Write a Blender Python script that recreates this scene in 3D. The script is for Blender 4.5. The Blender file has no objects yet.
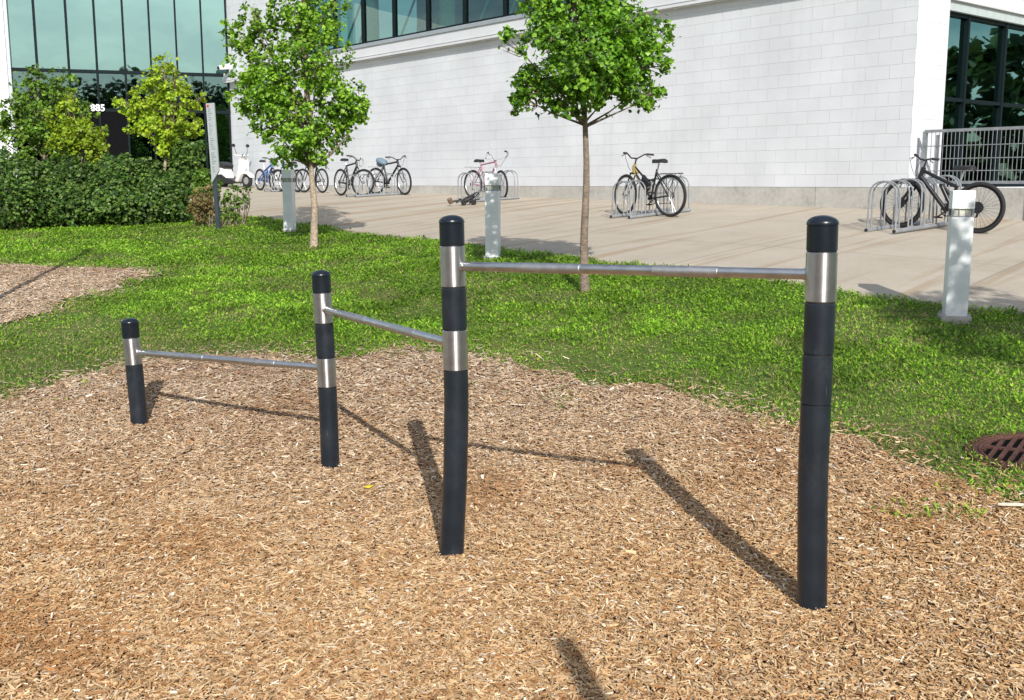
import bpy, bmesh, math, random
import numpy as np
from mathutils import Vector, Matrix
from mathutils.geometry import delaunay_2d_cdt

random.seed(7)
RNG = np.random.default_rng(11)
scene = bpy.context.scene
COL = scene.collection
R = math.radians

# ------------------------------------------------------------------ camera
F_PX, PITCH, CAM_H = 1050.0, R(9.04), 1.65
CP, SP = math.cos(PITCH), math.sin(PITCH)
cam_data = bpy.data.cameras.new('camera')
cam = bpy.data.objects.new('camera', cam_data)
COL.objects.link(cam)
cam.location = (0, 0, CAM_H)
cam.rotation_euler = (R(90) - PITCH, 0, 0)
cam_data.sensor_width = 36.0
cam_data.lens = F_PX / 1024 * 36.0
cam_data.clip_end = 3000
scene.camera = cam


def at(px, py, fwd):
    """world point seen at a pixel of the photograph at a given forward distance"""
    yb = (350 - py) / F_PX
    zc = fwd / (CP + yb * SP)
    return Vector(((px - 512) / F_PX * zc, fwd, CAM_H + zc * (yb * CP - SP)))


# ------------------------------------------------------------------ terrain
CTRL = np.array([
    (1.16, 3.9, 0.0), (-.28, 4.75, -.097), (-1.15, 6.3, -.09), (-2.55, 7.0, .02), (-2, 3, .02), (2, 2.0, .05),
    (0, 0, 0), (-4, 0, 0), (4, 0, .1), (-5, 5, .05), (.75, 6.4, .02), (2.75, 5.7, .2), (3.7, 8.7, .515), (-.24, 13.1, .755),
    (-3.95, 18.6, .86), (6.36, 14.3, .96), (2.4, 18.5, 1.11), (-.39, 24, 1.27), (-3.6, 27.5, 1.33),
    (-7.6, 33, 1.40), (-9.2, 35.5, 1.54), (6.6, 17.2, 1.18), (-2.17, 27.8, 1.364), (2.8, 21.8, 1.272),
    (-8.2, 21, .88), (-5.2, 18.6, .86), (-5.2, 12, .44), (-3.0, 16, .69), (.715, 10.3, .594), (8, 3, .3),
    (12, 14, .95), (-12, 12, .4), (-14, 24, .95), (-16, 36, 1.5), (12, 8, .6), (10, 22, 1.2)])


def tps_k(d2):
    return np.where(d2 > 1e-9, d2 * np.log(np.maximum(d2, 1e-9)) * .5, 0)


def tps_fit(c, lam=.03):
    n = len(c)
    d2 = (c[:, None, 0] - c[None, :, 0]) ** 2 + (c[:, None, 1] - c[None, :, 1]) ** 2
    K = tps_k(d2) + lam * np.eye(n)
    Pm = np.c_[np.ones(n), c[:, :2]]
    A = np.zeros((n + 3, n + 3))
    A[:n, :n] = K; A[:n, n:] = Pm; A[n:, :n] = Pm.T
    b = np.r_[c[:, 2], np.zeros(3)]
    return np.linalg.solve(A, b)


TW = tps_fit(CTRL)


def hgt(x, y):
    x = np.atleast_1d(np.asarray(x, float)); y = np.atleast_1d(np.asarray(y, float))
    xc = np.clip(x, -18, 13); yc = np.clip(y, -2, 37)
    out = np.zeros_like(xc)
    for k in range(0, len(xc), 200000):
        a, b = xc[k:k + 200000], yc[k:k + 200000]
        d2 = (a[:, None] - CTRL[None, :, 0]) ** 2 + (b[:, None] - CTRL[None, :, 1]) ** 2
        out[k:k + 200000] = tps_k(d2) @ TW[:len(CTRL)] + TW[-3] + TW[-2] * a + TW[-1] * b
    far = np.hypot(x - xc, y - yc)
    w = 1 / (1 + far / 12)
    return out * w + .5 * (1 - w)


def gz(x, y):
    return float(hgt(x, y)[0])


def gp(px, py):
    """point of the terrain seen at a pixel"""
    ys = np.linspace(1.5, 60, 4000)
    yb = (350 - py) / F_PX
    zc = ys / (CP + yb * SP)
    xs = (px - 512) / F_PX * zc
    zs = CAM_H + zc * (yb * CP - SP)
    below = zs < hgt(xs, ys)
    i = int(np.argmax(below)) if below.any() else len(ys) - 1
    return Vector((xs[i], ys[i], gz(xs[i], ys[i])))


def vnoise(x, y, s, seed=0):
    """smooth value noise 0..1"""
    r = np.random.default_rng(seed).random((256, 256))
    u, v = np.asarray(x) * s + 100.3, np.asarray(y) * s + 57.7
    i, j = np.floor(u).astype(int), np.floor(v).astype(int)
    fu, fv = u - i, v - j
    fu = fu * fu * (3 - 2 * fu); fv = fv * fv * (3 - 2 * fv)
    g = lambda a, b: r[a % 256, b % 256]
    return (g(i, j) * (1 - fu) + g(i + 1, j) * fu) * (1 - fv) + (g(i, j + 1) * (1 - fu) + g(i + 1, j + 1) * fu) * fv


def in_poly(x, y, poly):
    inside = np.zeros(len(x), bool)
    n = len(poly)
    for i in range(n):
        x1, y1 = poly[i][0], poly[i][1]; x2, y2 = poly[(i + 1) % n][0], poly[(i + 1) % n][1]
        c = ((y1 > y) != (y2 > y)) & (x < (x2 - x1) * (y - y1) / ((y2 - y1) if y2 != y1 else 1e-9) + x1)
        inside ^= c
    return inside


# ------------------------------------------------------------------ tags, mesh helpers
def tag(o, label=None, cat=None, group=None, kind=None):
    if label: o['label'] = label
    if cat: o['category'] = cat
    if group: o['group'] = group
    if kind: o['kind'] = kind
    return o


def empty(name, loc=(0, 0, 0), rz=0, label=None, cat=None, group=None, parent=None):
    o = bpy.data.objects.new(name, None)
    COL.objects.link(o)
    o.location = loc; o.rotation_euler = (0, 0, rz); o.empty_display_size = .1
    if parent: o.parent = parent
    return tag(o, label, cat, group)


class MB:
    def __init__(s):
        s.v, s.f, s.uv, s.sm = [], [], [], []

    def face(s, idx, uv=None, smooth=False):
        s.f.append(idx); s.uv.append(uv); s.sm.append(smooth)

    def box(s, c, size, ex=(1, 0, 0), ey=(0, 1, 0), ez=(0, 0, 1), bev=0.0):
        """box centred at c; size along the axes; uv in metres"""
        ex, ey, ez = Vector(ex), Vector(ey), Vector(ez); c = Vector(c)
        hx, hy, hz = size[0] / 2, size[1] / 2, size[2] / 2
        if bev > 0:
            bm = bmesh.new()
            bmesh.ops.create_cube(bm, size=1)
            for v in bm.verts: v.co = Vector((v.co.x * 2 * hx, v.co.y * 2 * hy, v.co.z * 2 * hz))
            bmesh.ops.bevel(bm, geom=bm.edges[:], offset=bev, segments=2, affect='EDGES', profile=.6)
            b0 = len(s.v)
            for v in bm.verts: s.v.append(c + ex * v.co.x + ey * v.co.y + ez * v.co.z)
            bm.verts.index_update()
            for f in bm.faces:
                s.face([b0 + v.index for v in f.verts], None, False)
            bm.free(); return
        b0 = len(s.v)
        L = [(-hx, -hy, -hz), (hx, -hy, -hz), (hx, hy, -hz), (-hx, hy, -hz), (-hx, -hy, hz), (hx, -hy, hz), (hx, hy, hz), (-hx, hy, hz)]
        for a in L: s.v.append(c + ex * a[0] + ey * a[1] + ez * a[2])
        for f, (i, j) in (((0, 1, 5, 4), (0, 2)), ((2, 3, 7, 6), (0, 2)), ((1, 2, 6, 5), (1, 2)), ((3, 0, 4, 7), (1, 2)), ((4, 5, 6, 7), (0, 1)), ((3, 2, 1, 0), (0, 1))):
            off = (c.dot(ex), c.dot(ey), c.dot(ez))
            s.face([b0 + k for k in f], [(L[k][i] + off[i], L[k][j] + off[j]) for k in f])

    def tube(s, pts, rad, n=8, cap=True, smooth=True, rot=0.0):
        pts = [Vector(p) for p in pts]
        if not hasattr(rad, '__len__'): rad = [rad] * len(pts)
        b0 = len(s.v)
        prev = None
        for k, p in enumerate(pts):
            if k == 0: t = pts[1] - pts[0]
            elif k == len(pts) - 1: t = pts[-1] - pts[-2]
            else: t = (pts[k + 1] - p).normalized() + (p - pts[k - 1]).normalized()
            t.normalize()
            if prev is None:
                a = Vector((0, 0, 1)) if abs(t.z) < .9 else Vector((1, 0, 0))
                u = t.cross(a).normalized()
            else:
                u = (prev - t * prev.dot(t)).normalized()
            prev = u; w = t.cross(u)
            for i in range(n):
                an = 2 * math.pi * i / n + rot
                s.v.append(p + (u * math.cos(an) + w * math.sin(an)) * rad[k])
        for k in range(len(pts) - 1):
            for i in range(n):
                a = b0 + k * n + i; b = b0 + k * n + (i + 1) % n
                s.face([a, b, b + n, a + n], None, smooth)
        if cap:
            s.face([b0 + i for i in range(n)][::-1]); s.face([b0 + (len(pts) - 1) * n + i for i in range(n)])

    def torus(s, c, axis, Rm, r, n=36, m=8, a0=0, a1=2 * math.pi, sx=1.0):
        axis = Vector(axis).normalized(); c = Vector(c)
        a = Vector((0, 0, 1)) if abs(axis.z) < .9 else Vector((1, 0, 0))
        u = axis.cross(a).normalized(); w = axis.cross(u)
        full = abs(a1 - a0 - 2 * math.pi) < 1e-6
        b0 = len(s.v); N = n if full else n + 1
        for i in range(N):
            t = a0 + (a1 - a0) * i / n
            d = u * math.cos(t) + w * math.sin(t)
            for j in range(m):
                q = 2 * math.pi * j / m
                s.v.append(c + d * (Rm + r * math.cos(q)) + axis * (r * sx * math.sin(q)))
        for i in range(n):
            for j in range(m):
                i2 = (i + 1) % N; j2 = (j + 1) % m
                s.face([b0 + i * m + j, b0 + i2 * m + j, b0 + i2 * m + j2, b0 + i * m + j2], None, True)

    def lathe(s, c, prof, n=24, smooth=True):
        """prof: list of (radius, z); closed with caps"""
        c = Vector(c); b0 = len(s.v)
        for r, z in prof:
            for i in range(n):
                a = 2 * math.pi * i / n
                s.v.append(c + Vector((r * math.cos(a), r * math.sin(a), z)))
        for k in range(len(prof) - 1):
            for i in range(n):
                a = b0 + k * n + i; b = b0 + k * n + (i + 1) % n
                s.face([a, b, b + n, a + n], None, smooth)
        s.face([b0 + i for i in range(n)][::-1]); s.face([b0 + (len(prof) - 1) * n + i for i in range(n)])

    def prism(s, outline, y0, y1, bev=0.0, ax=None):
        """outline in (x,z), extruded over y; optional matrix"""
        bm = bmesh.new()
        a = [bm.verts.new((x, y0, z)) for x, z in outline]
        b = [bm.verts.new((x, y1, z)) for x, z in outline]
        n = len(outline)
        bm.faces.new(a); bm.faces.new(b[::-1])
        for i in range(n): bm.faces.new((a[(i + 1) % n], a[i], b[i], b[(i + 1) % n]))
        bmesh.ops.recalc_face_normals(bm, faces=bm.faces[:])
        if bev > 0:
            bmesh.ops.bevel(bm, geom=bm.edges[:], offset=bev, segments=3, affect='EDGES', profile=.5, clamp_overlap=True)
        bm.verts.index_update(); b0 = len(s.v)
        for v in bm.verts: s.v.append(ax @ v.co if ax is not None else v.co.copy())
        for f in bm.faces: s.face([b0 + v.index for v in f.verts], None, bev > 0)
        bm.free()

    def ellipsoid(s, c, rad, n=14, m=10, mat=None):
        c = Vector(c); b0 = len(s.v)
        for k in range(m + 1):
            ph = math.pi * k / m
            for i in range(n):
                a = 2 * math.pi * i / n
                p = Vector((rad[0] * math.sin(ph) * math.cos(a), rad[1] * math.sin(ph) * math.sin(a), rad[2] * math.cos(ph)))
                if mat is not None: p = mat @ p
                s.v.append(c + p)
        for k in range(m):
            for i in range(n):
                a = b0 + k * n + i; b = b0 + k * n + (i + 1) % n
                s.face([a, a + n, b + n, b], None, True)

    def build(s, name, mat, parent=None):
        me = bpy.data.meshes.new(name)
        me.from_pydata([tuple(v) for v in s.v], [], s.f)
        if any(u is not None for u in s.uv):
            ul = me.uv_layers.new(name='UVMap')
            i = 0
            for p, u in zip(me.polygons, s.uv):
                for k in range(p.loop_total):
                    ul.data[p.loop_start + k].uv = u[k] if u is not None else (0, 0)
        me.polygons.foreach_set('use_smooth', s.sm)
        me.materials.append(mat)
        me.validate()
        if any(s.sm): me.set_sharp_from_angle(angle=R(38))
        o = bpy.data.objects.new(name, me)
        COL.objects.link(o)
        if parent: o.parent = parent
        return o


def np_mesh(name, verts, faces, mat, cols=None, parent=None, smooth=False):
    """verts (N,3), faces (M,k) all the same k; cols (N,3) colour per vertex"""
    me = bpy.data.meshes.new(name)
    n, (m, k) = len(verts), faces.shape
    me.vertices.add(n); me.vertices.foreach_set('co', np.ascontiguousarray(verts, np.float32).ravel())
    me.loops.add(m * k); me.loops.foreach_set('vertex_index', np.ascontiguousarray(faces, np.int32).ravel())
    me.polygons.add(m); me.polygons.foreach_set('loop_start', np.arange(0, m * k, k, dtype=np.int32))
    try: me.polygons.foreach_set('loop_total', np.full(m, k, np.int32))
    except Exception: pass
    me.polygons.foreach_set('use_smooth', np.full(m, smooth))
    if cols is not None:
        a = me.attributes.new('tone', 'FLOAT_COLOR', 'POINT')
        a.data.foreach_set('color', np.c_[cols, np.ones(n)].astype(np.float32).ravel())
    me.update(calc_edges=True)
    me.materials.append(mat)
    o = bpy.data.objects.new(name, me)
    COL.objects.link(o)
    if parent: o.parent = parent
    return o


def nrm(a):
    return a / np.maximum(np.linalg.norm(a, axis=1, keepdims=True), 1e-9)


def kites(base, d, side, L, W, fold, col, wide=.5):
    """folded leaf / blade: base, two side points, tip"""
    n = len(base)
    nn = nrm(np.cross(side, d))
    mid = base + d * (L * wide)[:, None]
    lf = mid + side * (W / 2)[:, None] + nn * (fold * W)[:, None]
    rt = mid - side * (W / 2)[:, None] + nn * (fold * W)[:, None]
    tip = base + d * L[:, None]
    V = np.stack([base, lf, tip, rt], 1).reshape(-1, 3)
    i = np.arange(n) * 4
    Fc = np.stack([np.c_[i, i + 1, i + 2], np.c_[i, i + 2, i + 3]], 1).reshape(-1, 3)
    return V, Fc, np.repeat(col, 4, 0)


# ------------------------------------------------------------------ materials
def new_mat(name):
    m = bpy.data.materials.new(name); m.use_nodes = True
    nt = m.node_tree
    for n in list(nt.nodes): nt.nodes.remove(n)
    out = nt.nodes.new('ShaderNodeOutputMaterial')
    return m, nt, out


def N(nt, t, **kw):
    n = nt.nodes.new(t)
    for k, v in kw.items():
        if k.startswith('i_'):
            n.inputs[k[2:].replace('_', ' ')].default_value = v
        else: setattr(n, k, v)
    return n


def ramp(nt, fac, stops):
    r = nt.nodes.new('ShaderNodeValToRGB')
    el = r.color_ramp.elements
    while len(el) < len(stops): el.new(.5)
    for e, (p, c) in zip(el, stops):
        e.position = p; e.color = (*c, 1) if len(c) == 3 else c
    nt.links.new(fac, r.inputs['Fac'])
    return r.outputs['Color']


def simple(name, col, rough=.5, metal=0.0, noise=.12, nscale=9.0, bump=.0, bscale=60, spec=.5, coat=0):
    m, nt, out = new_mat(name)
    b = N(nt, 'ShaderNodeBsdfPrincipled')
    b.inputs['Roughness'].default_value = rough; b.inputs['Metallic'].default_value = metal
    b.inputs['Specular IOR Level'].default_value = spec
    b.inputs['Coat Weight'].default_value = coat
    tc = N(nt, 'ShaderNodeTexCoord')
    nz = N(nt, 'ShaderNodeTexNoise'); nz.inputs['Scale'].default_value = nscale; nz.inputs['Detail'].default_value = 5
    nt.links.new(tc.outputs['Object'], nz.inputs['Vector'])
    lo = tuple(c * (1 - noise) for c in col); hi = tuple(min(1, c * (1 + noise)) for c in col)
    nt.links.new(ramp(nt, nz.outputs['Fac'], [(.3, lo), (.7, hi)]), b.inputs['Base Color'])
    mr = N(nt, 'ShaderNodeMapRange'); mr.inputs['To Min'].default_value = max(.02, rough - .08); mr.inputs['To Max'].default_value = rough + .1
    nt.links.new(nz.outputs['Fac'], mr.inputs['Value']); nt.links.new(mr.outputs['Result'], b.inputs['Roughness'])
    if bump:
        n2 = N(nt, 'ShaderNodeTexNoise'); n2.inputs['Scale'].default_value = bscale; n2.inputs['Detail'].default_value = 6
        nt.links.new(tc.outputs['Object'], n2.inputs['Vector'])
        bp = N(nt, 'ShaderNodeBump'); bp.inputs['Strength'].default_value = bump; bp.inputs['Distance'].default_value = .02
        nt.links.new(n2.outputs['Fac'], bp.inputs['Height']); nt.links.new(bp.outputs['Normal'], b.inputs['Normal'])
    nt.links.new(b.outputs['BSDF'], out.inputs['Surface'])
    return m


def leaf_mat(name, trans=.35, rough=.45, spec=.4):
    m, nt, out = new_mat(name)
    at_ = N(nt, 'ShaderNodeAttribute', attribute_name='tone')
    b = N(nt, 'ShaderNodeBsdfPrincipled'); b.inputs['Roughness'].default_value = rough
    b.inputs['Specular IOR Level'].default_value = spec
    t = N(nt, 'ShaderNodeBsdfTranslucent')
    hs = N(nt, 'ShaderNodeHueSaturation'); hs.inputs['Value'].default_value = 1.5; hs.inputs['Hue'].default_value = .485
    nt.links.new(at_.outputs['Color'], hs.inputs['Color'])
    nt.links.new(at_.outputs['Color'], b.inputs['Base Color']); nt.links.new(hs.outputs['Color'], t.inputs['Color'])
    mx = N(nt, 'ShaderNodeMixShader'); mx.inputs['Fac'].default_value = trans
    nt.links.new(b.outputs['BSDF'], mx.inputs[1]); nt.links.new(t.outputs['BSDF'], mx.inputs[2])
    nt.links.new(mx.outputs['Shader'], out.inputs['Surface'])
    return m


def chip_mat():
    m, nt, out = new_mat('wood_chip')
    at_ = N(nt, 'ShaderNodeAttribute', attribute_name='tone')
    tc = N(nt, 'ShaderNodeTexCoord')
    nz = N(nt, 'ShaderNodeTexNoise'); nz.inputs['Scale'].default_value = 130; nz.inputs['Detail'].default_value = 3
    nt.links.new(tc.outputs['Object'], nz.inputs['Vector'])
    mr = N(nt, 'ShaderNodeMapRange'); mr.inputs['To Min'].default_value = .72; mr.inputs['To Max'].default_value = 1.25
    nt.links.new(nz.outputs['Fac'], mr.inputs['Value'])
    vm = N(nt, 'ShaderNodeVectorMath', operation='SCALE')
    nt.links.new(at_.outputs['Color'], vm.inputs[0]); nt.links.new(mr.outputs['Result'], vm.inputs['Scale'])
    b = N(nt, 'ShaderNodeBsdfPrincipled'); b.inputs['Roughness'].default_value = .8; b.inputs['Specular IOR Level'].default_value = .25
    nt.links.new(vm.outputs['Vector'], b.inputs['Base Color'])
    nt.links.new(b.outputs['BSDF'], out.inputs['Surface'])
    return m


def ground_mat(name, stops, s1=1.2, s2=40, bump=.5, rough=.95):
    m, nt, out = new_mat(name)
    tc = N(nt, 'ShaderNodeTexCoord')
    a = N(nt, 'ShaderNodeTexNoise'); a.inputs['Scale'].default_value = s1; a.inputs['Detail'].default_value = 6
    c = N(nt, 'ShaderNodeTexNoise'); c.inputs['Scale'].default_value = s2; c.inputs['Detail'].default_value = 8
    for q in (a, c): nt.links.new(tc.outputs['Object'], q.inputs['Vector'])
    mx = N(nt, 'ShaderNodeMix'); mx.data_type = 'FLOAT'; mx.inputs['Factor'].default_value = .55
    nt.links.new(a.outputs['Fac'], mx.inputs['A']); nt.links.new(c.outputs['Fac'], mx.inputs['B'])
    b = N(nt, 'ShaderNodeBsdfPrincipled'); b.inputs['Roughness'].default_value = rough; b.inputs['Specular IOR Level'].default_value = .2
    nt.links.new(ramp(nt, mx.outputs['Result'], stops), b.inputs['Base Color'])
    bp = N(nt, 'ShaderNodeBump'); bp.inputs['Strength'].default_value = bump; bp.inputs['Distance'].default_value = .03
    nt.links.new(c.outputs['Fac'], bp.inputs['Height']); nt.links.new(bp.outputs['Normal'], b.inputs['Normal'])
    nt.links.new(b.outputs['BSDF'], out.inputs['Surface'])
    return m


def block_mat():
    m, nt, out = new_mat('painted_block')
    uv = N(nt, 'ShaderNodeUVMap', uv_map='UVMap')
    mp = N(nt, 'ShaderNodeMapping'); mp.inputs['Location'].default_value = (0, -1.58 % .218 * -1 + 0, 0)
    mp.inputs['Location'].default_value = (0, -(1.58 % .218), 0)
    nt.links.new(uv.outputs['UV'], mp.inputs['Vector'])
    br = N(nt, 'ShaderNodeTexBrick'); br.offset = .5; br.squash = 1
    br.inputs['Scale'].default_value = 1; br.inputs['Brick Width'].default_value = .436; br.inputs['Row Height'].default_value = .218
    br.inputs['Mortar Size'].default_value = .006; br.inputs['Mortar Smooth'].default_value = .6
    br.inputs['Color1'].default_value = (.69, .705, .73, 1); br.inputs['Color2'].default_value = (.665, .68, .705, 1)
    br.inputs['Mortar'].default_value = (.60, .612, .63, 1)  # joints carry the same white paint; darker tone paints in the groove shade
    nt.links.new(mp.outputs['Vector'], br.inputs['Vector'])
    # uneven paint: broad soft blotches and thin vertical dirt runs
    nz = N(nt, 'ShaderNodeTexNoise'); nz.inputs['Scale'].default_value = .9; nz.inputs['Detail'].default_value = 8
    nt.links.new(uv.outputs['UV'], nz.inputs['Vector'])
    mr = N(nt, 'ShaderNodeMapRange'); mr.inputs['From Min'].default_value = .3; mr.inputs['From Max'].default_value = .7
    mr.inputs['To Min'].default_value = .90; mr.inputs['To Max'].default_value = 1.04
    nt.links.new(nz.outputs['Fac'], mr.inputs['Value'])
    mp2 = N(nt, 'ShaderNodeMapping'); mp2.inputs['Scale'].default_value = (3.5, .16, 1)
    nt.links.new(uv.outputs['UV'], mp2.inputs['Vector'])
    n3 = N(nt, 'ShaderNodeTexNoise'); n3.inputs['Scale'].default_value = 1.5; n3.inputs['Detail'].default_value = 5
    nt.links.new(mp2.outputs['Vector'], n3.inputs['Vector'])
    mr3 = N(nt, 'ShaderNodeMapRange'); mr3.inputs['From Min'].default_value = .55; mr3.inputs['From Max'].default_value = .8
    mr3.inputs['To Min'].default_value = 1; mr3.inputs['To Max'].default_value = .93
    nt.links.new(n3.outputs['Fac'], mr3.inputs['Value'])
    mul = N(nt, 'ShaderNodeMath', operation='MULTIPLY')
    nt.links.new(mr.outputs['Result'], mul.inputs[0]); nt.links.new(mr3.outputs['Result'], mul.inputs[1])
    vm = N(nt, 'ShaderNodeVectorMath', operation='SCALE')
    nt.links.new(br.outputs['Color'], vm.inputs[0]); nt.links.new(mul.outputs['Value'], vm.inputs['Scale'])
    b = N(nt, 'ShaderNodeBsdfPrincipled'); b.inputs['Roughness'].default_value = .6; b.inputs['Specular IOR Level'].default_value = .3
    nt.links.new(vm.outputs['Vector'], b.inputs['Base Color'])
    n2 = N(nt, 'ShaderNodeTexNoise'); n2.inputs['Scale'].default_value = 70; n2.inputs['Detail'].default_value = 4
    nt.links.new(uv.outputs['UV'], n2.inputs['Vector'])
    b1 = N(nt, 'ShaderNodeBump'); b1.inputs['Strength'].default_value = .12; b1.inputs['Distance'].default_value = .01
    nt.links.new(n2.outputs['Fac'], b1.inputs['Height'])
    b2 = N(nt, 'ShaderNodeBump', invert=True); b2.inputs['Strength'].default_value = .55; b2.inputs['Distance'].default_value = .008
    nt.links.new(br.outputs['Fac'], b2.inputs['Height']); nt.links.new(b1.outputs['Normal'], b2.inputs['Normal'])
    nt.links.new(b2.outputs['Normal'], b.inputs['Normal'])
    nt.links.new(b.outputs['BSDF'], out.inputs['Surface'])
    return m


def concrete_mat(name, c1, c2, stain, joints=None):
    m, nt, out = new_mat(name)
    tc = N(nt, 'ShaderNodeTexCoord')
    a = N(nt, 'ShaderNodeTexNoise'); a.inputs['Scale'].default_value = 1.1; a.inputs['Detail'].default_value = 9; a.inputs['Roughness'].default_value = .65
    c = N(nt, 'ShaderNodeTexNoise'); c.inputs['Scale'].default_value = 14; c.inputs['Detail'].default_value = 8; c.inputs['Roughness'].default_value = .7
    for q in (a, c): nt.links.new(tc.outputs['Object'], q.inputs['Vector'])
    mx = N(nt, 'ShaderNodeMix'); mx.data_type = 'FLOAT'; mx.inputs['Factor'].default_value = .4
    nt.links.new(a.outputs['Fac'], mx.inputs['A']); nt.links.new(c.outputs['Fac'], mx.inputs['B'])
    col = ramp(nt, mx.outputs['Result'], [(.3, stain), (.45, c1), (.62, c2), (.8, c1)])
    b = N(nt, 'ShaderNodeBsdfPrincipled'); b.inputs['Roughness'].default_value = .85; b.inputs['Specular IOR Level'].default_value = .25
    last = col
    if joints:
        # long streaks left by wheels and sweeping, then sawn joints
        rot, step, jc = joints
        mp = N(nt, 'ShaderNodeMapping'); mp.inputs['Rotation'].default_value = (0, 0, rot)
        nt.links.new(tc.outputs['Object'], mp.inputs['Vector'])
        mp2 = N(nt, 'ShaderNodeMapping'); mp2.inputs['Scale'].default_value = (.10, 3.2, 1); mp2.inputs['Rotation'].default_value = (0, 0, .12)
        nt.links.new(mp.outputs['Vector'], mp2.inputs['Vector'])
        s = N(nt, 'ShaderNodeTexNoise'); s.inputs['Scale'].default_value = 1.3; s.inputs['Detail'].default_value = 7; s.inputs['Distortion'].default_value = .5
        nt.links.new(mp2.outputs['Vector'], s.inputs['Vector'])
        st = ramp(nt, s.outputs['Fac'], [(.36, (.80, .70, .60)), (.47, (1, 1, 1))])
        m1 = N(nt, 'ShaderNodeMix'); m1.data_type = 'RGBA'; m1.blend_type = 'MULTIPLY'; m1.inputs['Factor'].default_value = .8
        nt.links.new(last, m1.inputs['A']); nt.links.new(st, m1.inputs['B']); last = m1.outputs['Result']
        br = N(nt, 'ShaderNodeTexBrick'); br.offset = 0
        br.inputs['Scale'].default_value = 1; br.inputs['Brick Width'].default_value = step; br.inputs['Row Height'].default_value = step
        br.inputs['Mortar Size'].default_value = .02; br.inputs['Mortar Smooth'].default_value = .5
        nt.links.new(mp.outputs['Vector'], br.inputs['Vector'])
        m2 = N(nt, 'ShaderNodeMix'); m2.data_type = 'RGBA'; m2.inputs['B'].default_value = (*jc, 1)
        fm = N(nt, 'ShaderNodeMath', operation='MULTIPLY'); fm.inputs[1].default_value = .75
        nt.links.new(br.outputs['Fac'], fm.inputs[0]); nt.links.new(fm.outputs['Value'], m2.inputs['Factor'])
        nt.links.new(last, m2.inputs['A']); last = m2.outputs['Result']
    nt.links.new(last, b.inputs['Base Color'])
    bp = N(nt, 'ShaderNodeBump'); bp.inputs['Strength'].default_value = .25; bp.inputs['Distance'].default_value = .01
    nt.links.new(c.outputs['Fac'], bp.inputs['Height']); nt.links.new(bp.outputs['Normal'], b.inputs['Normal'])
    nt.links.new(b.outputs['BSDF'], out.inputs['Surface'])
    return m


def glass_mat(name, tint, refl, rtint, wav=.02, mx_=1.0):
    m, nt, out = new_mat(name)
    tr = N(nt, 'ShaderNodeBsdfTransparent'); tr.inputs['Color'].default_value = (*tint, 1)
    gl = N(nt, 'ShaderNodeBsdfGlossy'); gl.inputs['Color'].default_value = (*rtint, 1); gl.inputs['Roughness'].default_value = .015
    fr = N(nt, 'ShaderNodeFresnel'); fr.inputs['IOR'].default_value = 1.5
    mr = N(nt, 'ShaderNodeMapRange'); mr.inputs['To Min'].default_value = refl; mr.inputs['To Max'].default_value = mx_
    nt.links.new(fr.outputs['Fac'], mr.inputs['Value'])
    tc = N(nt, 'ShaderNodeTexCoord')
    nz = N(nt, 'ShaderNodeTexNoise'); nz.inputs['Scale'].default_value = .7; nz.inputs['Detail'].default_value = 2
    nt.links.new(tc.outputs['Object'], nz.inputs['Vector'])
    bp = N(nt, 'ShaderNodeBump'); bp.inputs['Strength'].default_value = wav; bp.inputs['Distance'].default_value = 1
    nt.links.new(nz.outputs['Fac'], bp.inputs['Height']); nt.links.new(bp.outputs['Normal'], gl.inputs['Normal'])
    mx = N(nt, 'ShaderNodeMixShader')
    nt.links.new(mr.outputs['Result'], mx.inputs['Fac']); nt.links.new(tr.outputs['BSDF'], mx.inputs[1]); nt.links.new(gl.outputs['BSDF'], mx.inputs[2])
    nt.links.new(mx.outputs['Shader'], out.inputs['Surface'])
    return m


def steel_mat(aniso=False):
    m, nt, out = new_mat('turned_steel' if aniso else 'brushed_steel')
    tc = N(nt, 'ShaderNodeTexCoord')
    mp = N(nt, 'ShaderNodeMapping'); mp.inputs['Scale'].default_value = (90, 90, 900)
    nt.links.new(tc.outputs['Object'], mp.inputs['Vector'])
    nz = N(nt, 'ShaderNodeTexNoise'); nz.inputs['Scale'].default_value = 1; nz.inputs['Detail'].default_value = 3
    nt.links.new(mp.outputs['Vector'], nz.inputs['Vector'])
    n2 = N(nt, 'ShaderNodeTexNoise'); n2.inputs['Scale'].default_value = 14; n2.inputs['Detail'].default_value = 6
    nt.links.new(tc.outputs['Object'], n2.inputs['Vector'])
    b = N(nt, 'ShaderNodeBsdfPrincipled'); b.inputs['Metallic'].default_value = 1
    nt.links.new(ramp(nt, n2.outputs['Fac'], [(.3, (.50, .49, .48)), (.7, (.66, .65, .64))]), b.inputs['Base Color'])
    mr = N(nt, 'ShaderNodeMapRange'); mr.inputs['To Min'].default_value = .26; mr.inputs['To Max'].default_value = .44
    nt.links.new(nz.outputs['Fac'], mr.inputs['Value']); nt.links.new(mr.outputs['Result'], b.inputs['Roughness'])
    if aniso:
        tg = N(nt, 'ShaderNodeTangent', direction_type='RADIAL', axis='Z'); b.inputs['Anisotropic'].default_value = .8; b.inputs['Anisotropic Rotation'].default_value = .25
        nt.links.new(tg.outputs['Tangent'], b.inputs['Tangent'])
    bp = N(nt, 'ShaderNodeBump'); bp.inputs['Strength'].default_value = .08; bp.inputs['Distance'].default_value = .002
    nt.links.new(nz.outputs['Fac'], bp.inputs['Height']); nt.links.new(bp.outputs['Normal'], b.inputs['Normal'])
    nt.links.new(b.outputs['BSDF'], out.inputs['Surface'])
    return m


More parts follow.
